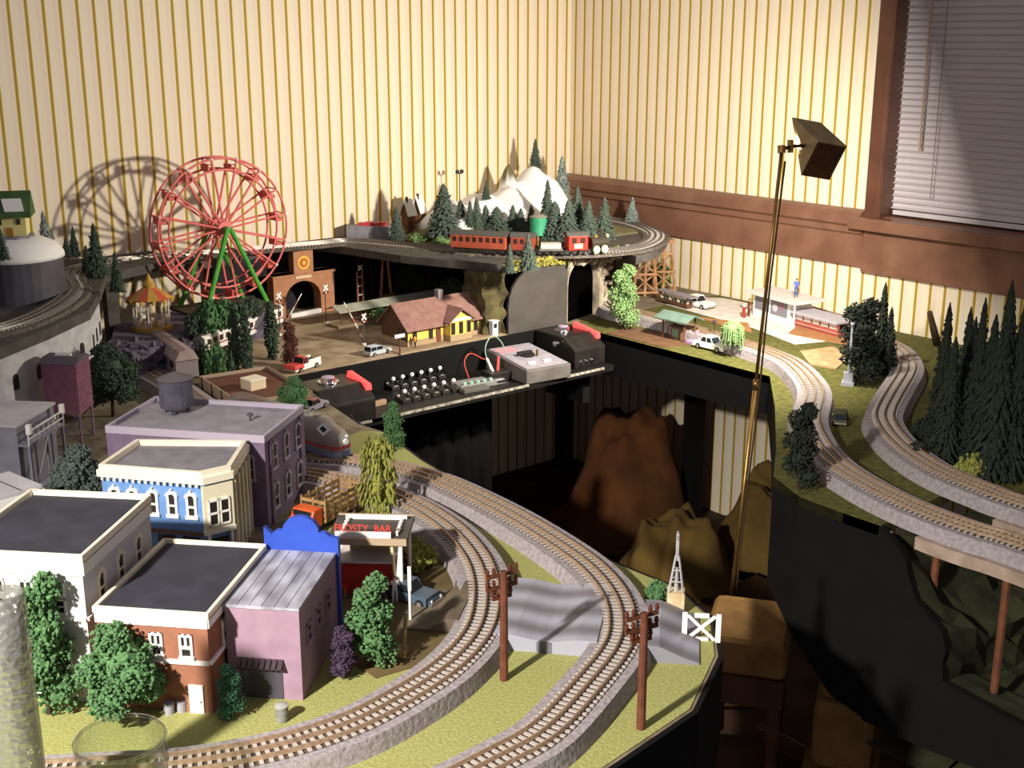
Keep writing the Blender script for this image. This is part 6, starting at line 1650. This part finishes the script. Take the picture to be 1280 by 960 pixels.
# white obelisk signal, pale post
b = at(1060,481); hh = topz(b,405)-Z0
t = thing('obelisk','slim white monument with stepped base in front of the dark knobbly tree','monument',b,.5)
t.scale = (1.2,1.2,1)
om = mat('obelisk_grey','a9a9b4',rough=.6)
MB().box(-.011,.011,-.011,.011,0,.008).build('step', om, t); MB().box(-.0085,.0085,-.0085,.0085,.008,.030).build('pedestal', om, t, bevel=.001); MB().cyl((0,0,.03),(0,0,hh),.003,.002,8).build('shaft', om, t); MB().ball((0,0,hh),.004,8).build('finial', om, t)
b = at(1084,474); o = MB().box(-.0025,.0025,-.0025,.0025,0,.016).build('marker_post', white, None, loc=b); tag(o,'tiny white marker post right of the white monument','post')
# small snow-roof cabin beside grove by window
# model aeroplane/train car on rail shelf: little pale boat on deck rear
b = at(757,256,.90); o = None
t = thing('signal_bridge','small pale open footbridge on posts beside the wooden rail at the corner','footbridge',aty(738,262,-.10).xy.to_3d()+V((.03,-.02,.852)),-.5)
zz = .05
MB().box(-.045,.045,-.012,.012,zz,zz+.004).build('deck', mat('bridge_pale','cfcac6',rough=.5), t)
for s in (-1,1):
    MB().box(-.045,.045,s*.012-.001,s*.012+.001,zz+.010,zz+.012).build('handrail', mat('bridge_pale','cfcac6'), t)
    for x in (-.04,.04): MB().cyl((x,s*.01,0),(x,s*.01,zz+.012),.0014,n=6).build('post', mat('bridge_dark','4a4a40',rough=.6), t)
# ------------------------------------------------------------------ foreground glassware
clear = bpy.data.materials.new('clear_glass'); clear.use_nodes = True
nt = clear.node_tree; nt.nodes.remove(nt.nodes['Principled BSDF']); tr_ = nt.nodes.new('ShaderNodeBsdfTransparent'); tr_.inputs[0].default_value = (.93,.95,.92,1)
gl_ = nt.nodes.new('ShaderNodeBsdfGlossy'); gl_.inputs['Roughness'].default_value = .04; lw = nt.nodes.new('ShaderNodeLayerWeight'); lw.inputs[0].default_value = .3; mxs = nt.nodes.new('ShaderNodeMixShader')
ml_ = nt.nodes.new('ShaderNodeMath'); ml_.operation = 'MULTIPLY'; ml_.inputs[1].default_value = .45; nt.links.new(lw.outputs['Facing'], ml_.inputs[0]); nt.links.new(ml_.outputs[0], mxs.inputs[0]); nt.links.new(tr_.outputs[0], mxs.inputs[1]); nt.links.new(gl_.outputs[0], mxs.inputs[2]); nt.links.new(mxs.outputs[0], nt.nodes['Material Output'].inputs['Surface'])
gp_ = at(150,923,.775)
gz = .775; rr = 57*mpp(gp_)
tg = thing('drinking_glass','clear drinking glass standing at the near left edge of the grassed table','glass',(gp_.x,gp_.y,Z0+.002))
H_ = gz-Z0-.002
MB().lathe([(rr*.86,0),(rr*.9,.01),(rr,H_),(rr-.0015,H_+.001),(rr-.003,H_-.001),(rr*.87,.014),(.001,.013)],48).build('bowl', clear, tg, True)
rimm = mat('glass_rim','d8dcd8',rough=.08,spec=1,trans=.0)
rv = MB(); rv.lathe([(rr-.0028,H_-.0012),(rr-.0005,H_-.0012),(rr+.0002,H_+.0003),(rr-.0006,H_+.0016),(rr-.0022,H_+.0016),(rr-.003,H_+.0003),(rr-.0028,H_-.0012)],56,close=False)
rimg = clear.copy(); rimg.name = 'glass_rim_clear'
for nd in rimg.node_tree.nodes:
    if nd.type == 'MATH': nd.inputs[1].default_value = .9
rv.build('rim', rimg, tg, True)
frost = bpy.data.materials.new('pebbled_glass'); frost.use_nodes = True; nt = frost.node_tree; nt.nodes.remove(nt.nodes['Principled BSDF'])
tr_ = nt.nodes.new('ShaderNodeBsdfTransparent'); tr_.inputs[0].default_value = (.80,.82,.76,1)
gl_ = nt.nodes.new('ShaderNodeBsdfGlossy'); gl_.inputs['Roughness'].default_value = .2; gl_.inputs[0].default_value = (.8,.8,.76,1)
df_ = nt.nodes.new('ShaderNodeBsdfDiffuse'); df_.inputs[0].default_value = (.30,.295,.285,1)
m1 = nt.nodes.new('ShaderNodeMixShader'); m1.inputs[0].default_value = .5; m2 = nt.nodes.new('ShaderNodeMixShader'); m2.inputs[0].default_value = .58
vn = nt.nodes.new('ShaderNodeTexVoronoi'); vn.inputs['Scale'].default_value = 150; tc = nt.nodes.new('ShaderNodeTexCoord'); bp = nt.nodes.new('ShaderNodeBump'); bp.inputs['Strength'].default_value = .7; bp.inputs['Distance'].default_value = .002
nt.links.new(tc.outputs['Object'], vn.inputs['Vector']); nt.links.new(vn.outputs['Distance'], bp.inputs['Height'])
for q in (gl_, df_): nt.links.new(bp.outputs['Normal'], q.inputs['Normal'])
nt.links.new(gl_.outputs[0], m1.inputs[1]); nt.links.new(df_.outputs[0], m1.inputs[2]); nt.links.new(tr_.outputs[0], m2.inputs[1]); nt.links.new(m1.outputs[0], m2.inputs[2]); nt.links.new(m2.outputs[0], nt.nodes['Material Output'].inputs['Surface'])
jp = at(2,742,.93); jr = 27*mpp(jp)
tj = thing('glass_jar','tall pebbled frosted glass vase at the lower left corner','vase',(jp.x,jp.y,Z0+.002))
hj = .93-Z0-.002
MB().lathe([(jr*1.06,0),(jr*1.06,.01),(jr*1.0,hj*.75),(jr,hj),(jr-.003,hj+.001),(jr-.004,hj*.8),(jr*1.0,.014),(.001,.012)],40).build('body', frost, tj, True)
# ------------------------------------------------------------------ under the tables
orangec = mat('rust_cloth','6c3f1e','4e2e17',9,.95,bump=.4,detail=4); tanc = mat('olive_cloth','6c5426','54401c',9,.95,bump=.4)
def draped(name, label, c, sx, sy, h, mt, seed, rz=0):
    r = random.Random(seed); n = 34; vs = []; fs = []
    ph = [r.uniform(0,6) for _ in range(6)]
    for j in range(n+1):
        for i in range(n+1):
            u, v = -1+2*i/n, -1+2*j/n
            rr_ = max(abs(u),abs(v))
            q_ = (abs(u)**2.6+abs(v)**2.6)**(1/2.6); s_ = max(0,min(1,(1.0-q_)/.48)); z = h*(.86+.16*u)*s_*s_*(3-2*s_)
            z += .007*math.sin(15*u+5*v+ph[4])*s_+.006*math.sin(17*v-7*u+ph[5])*s_; z += .018*math.sin(5*u+ph[0]+3*v)+.014*math.sin(9*v+ph[1]-4*u)+.03*math.sin(2*u+ph[2])*(1-rr_)
            f = 1+.04*math.sin(7*math.atan2(v,u)+ph[3])*(rr_ > .6)
            vs.append((u*sx*f*(.9 if rr_ < .7 else 1), v*sy*f*(.9 if rr_ < .7 else 1), max(.0,z)))
    for j in range(n):
        for i in range(n): a = j*(n+1)+i; fs.append((a,a+1,a+n+2,a+n+1))
    ring = [i for i in range(n+1)]+[(j+1)*(n+1)-1 for j in range(1,n+1)]+[n*(n+1)+i for i in range(n-1,-1,-1)]+[j*(n+1) for j in range(n-1,0,-1)]
    m_ = MB().add(vs, fs); k0 = len(m_.v); m_.v += [(vs[i][0],vs[i][1],0) for i in ring]; N = len(ring)
    m_.f += [(ring[k],k0+k,k0+(k+1)%N,ring[(k+1)%N]) for k in range(N)]; m_.mi += [0]*N
    o = m_.build(name, mt, None, True, loc=(c[0],c[1],0), rz=rz); return tag(o, label, 'cloth')
q = atx(800,560,-.42)
draped('draped_cloth','rust-orange cloth draped over a heap below the right table',(-.28,-.58),.20,.17,.36,orangec,3,-.1)
draped('draped_cloth','olive-brown cloth draped over a lower heap nearer the right wall',(-.14,-1.0),.135,.16,.27,tanc,5,.1)
draped('draped_cloth','dark olive cloth spread low in front of the orange heap',(-.45,-.93),.17,.15,.17,tanc,9,.1)
# upholstered stool and wooden chair parts glimpsed in the dark pit
st_m = mat('stool_cloth','a07a48','866438',20,.9)
sp_ = at(938,772,.30)
t = thing('footstool','tan upholstered footstool in the dark pit left of the black fascia','footstool',(sp_.x,sp_.y,0),.6)
MB().box(-.10,.10,-.08,.08,.22,.30).build('cushion', st_m, t, bevel=.02, seg=3); MB().box(-.095,.095,-.075,.075,.16,.22).build('apron', wood2, t)
for x in (-.08,.08):
    for y in (-.06,.06): MB().lathe([(.014,0),(.012,.05),(.016,.1),(.012,.16)],10,(x,y,0)).build('leg', wood2, t)
wp_ = at(1012,850,.22)+V((.03,-.05,0))
t = thing('wicker_chest','tan stepped wooden chest with knob-topped post in the dark pit','chest',(wp_.x+.02,wp_.y-.0,0),.55)
MB().box(-.075,.075,-.07,.07,0,.06).build('plinth', st_m, t, bevel=.01); MB().box(-.06,.06,-.055,.055,.06,.20).build('body', st_m, t, bevel=.02, seg=3); MB().box(-.05,.05,-.045,.045,.20,.25).build('lid', st_m, t, bevel=.02, seg=3)
kp = at(1033,880,.18); t = thing('turned_post','dark turned wooden post with pale ball knob before the chest','post',(kp.x,kp.y,0))
MB().lathe([(.02,0),(.014,.02),(.012,.13),(.016,.15)],14).build('post', wood2, t); MB().ball((0,0,.17),.022,14).build('knob', st_m, t)
r0, r1 = at(948,905,.03), at(1015,940,.03)
for k,(a,c,lab) in enumerate(((at(948,905,.03),at(1012,940,.03),'left brown wooden rail lying on the pit floor'),(at(1020,935,.03),at(1068,945,.03),'right brown wooden rail lying on the pit floor'))):
    d = c-a; o = MB().box(0,d.length,-.012,.012,0,.03).build('wooden_rail', wood2, None, bevel=.003, loc=(a.x,a.y,0), rz=math.atan2(d.y,d.x)); tag(o, lab, 'plank')
# ------------------------------------------------------------------ light
w = bpy.data.worlds.new('room_glow'); bpy.context.scene.world = w; w.use_nodes = True
w.node_tree.nodes['Background'].inputs[0].default_value = (.75,.70,.78,1); w.node_tree.nodes['Background'].inputs[1].default_value = .29
la1 = bpy.data.lights.new('second_halogen','SPOT'); la1.spot_size = .98; la1.spot_blend = 1; la1.shadow_soft_size = .045; la1.energy = 425; la1.color = (1,.95,.86)
o = bpy.data.objects.new('second_halogen', la1); C.objects.link(o); o.location = (-3.7,-2.45,1.86)
o.rotation_euler = (V((-2.28,-1.98,.70))-V(o.location)).to_track_quat('-Z','Y').to_euler()
sc = bpy.context.scene; sc.view_settings.view_transform = 'Standard'; sc.view_settings.look = 'None'; sc.view_settings.gamma = 1; sc.view_settings.use_curve_mapping = False; sc.view_settings.exposure = 0.0
bpy.data.scenes[0].cycles.max_bounces = 8 if hasattr(bpy.data.scenes[0],'cycles') else 8
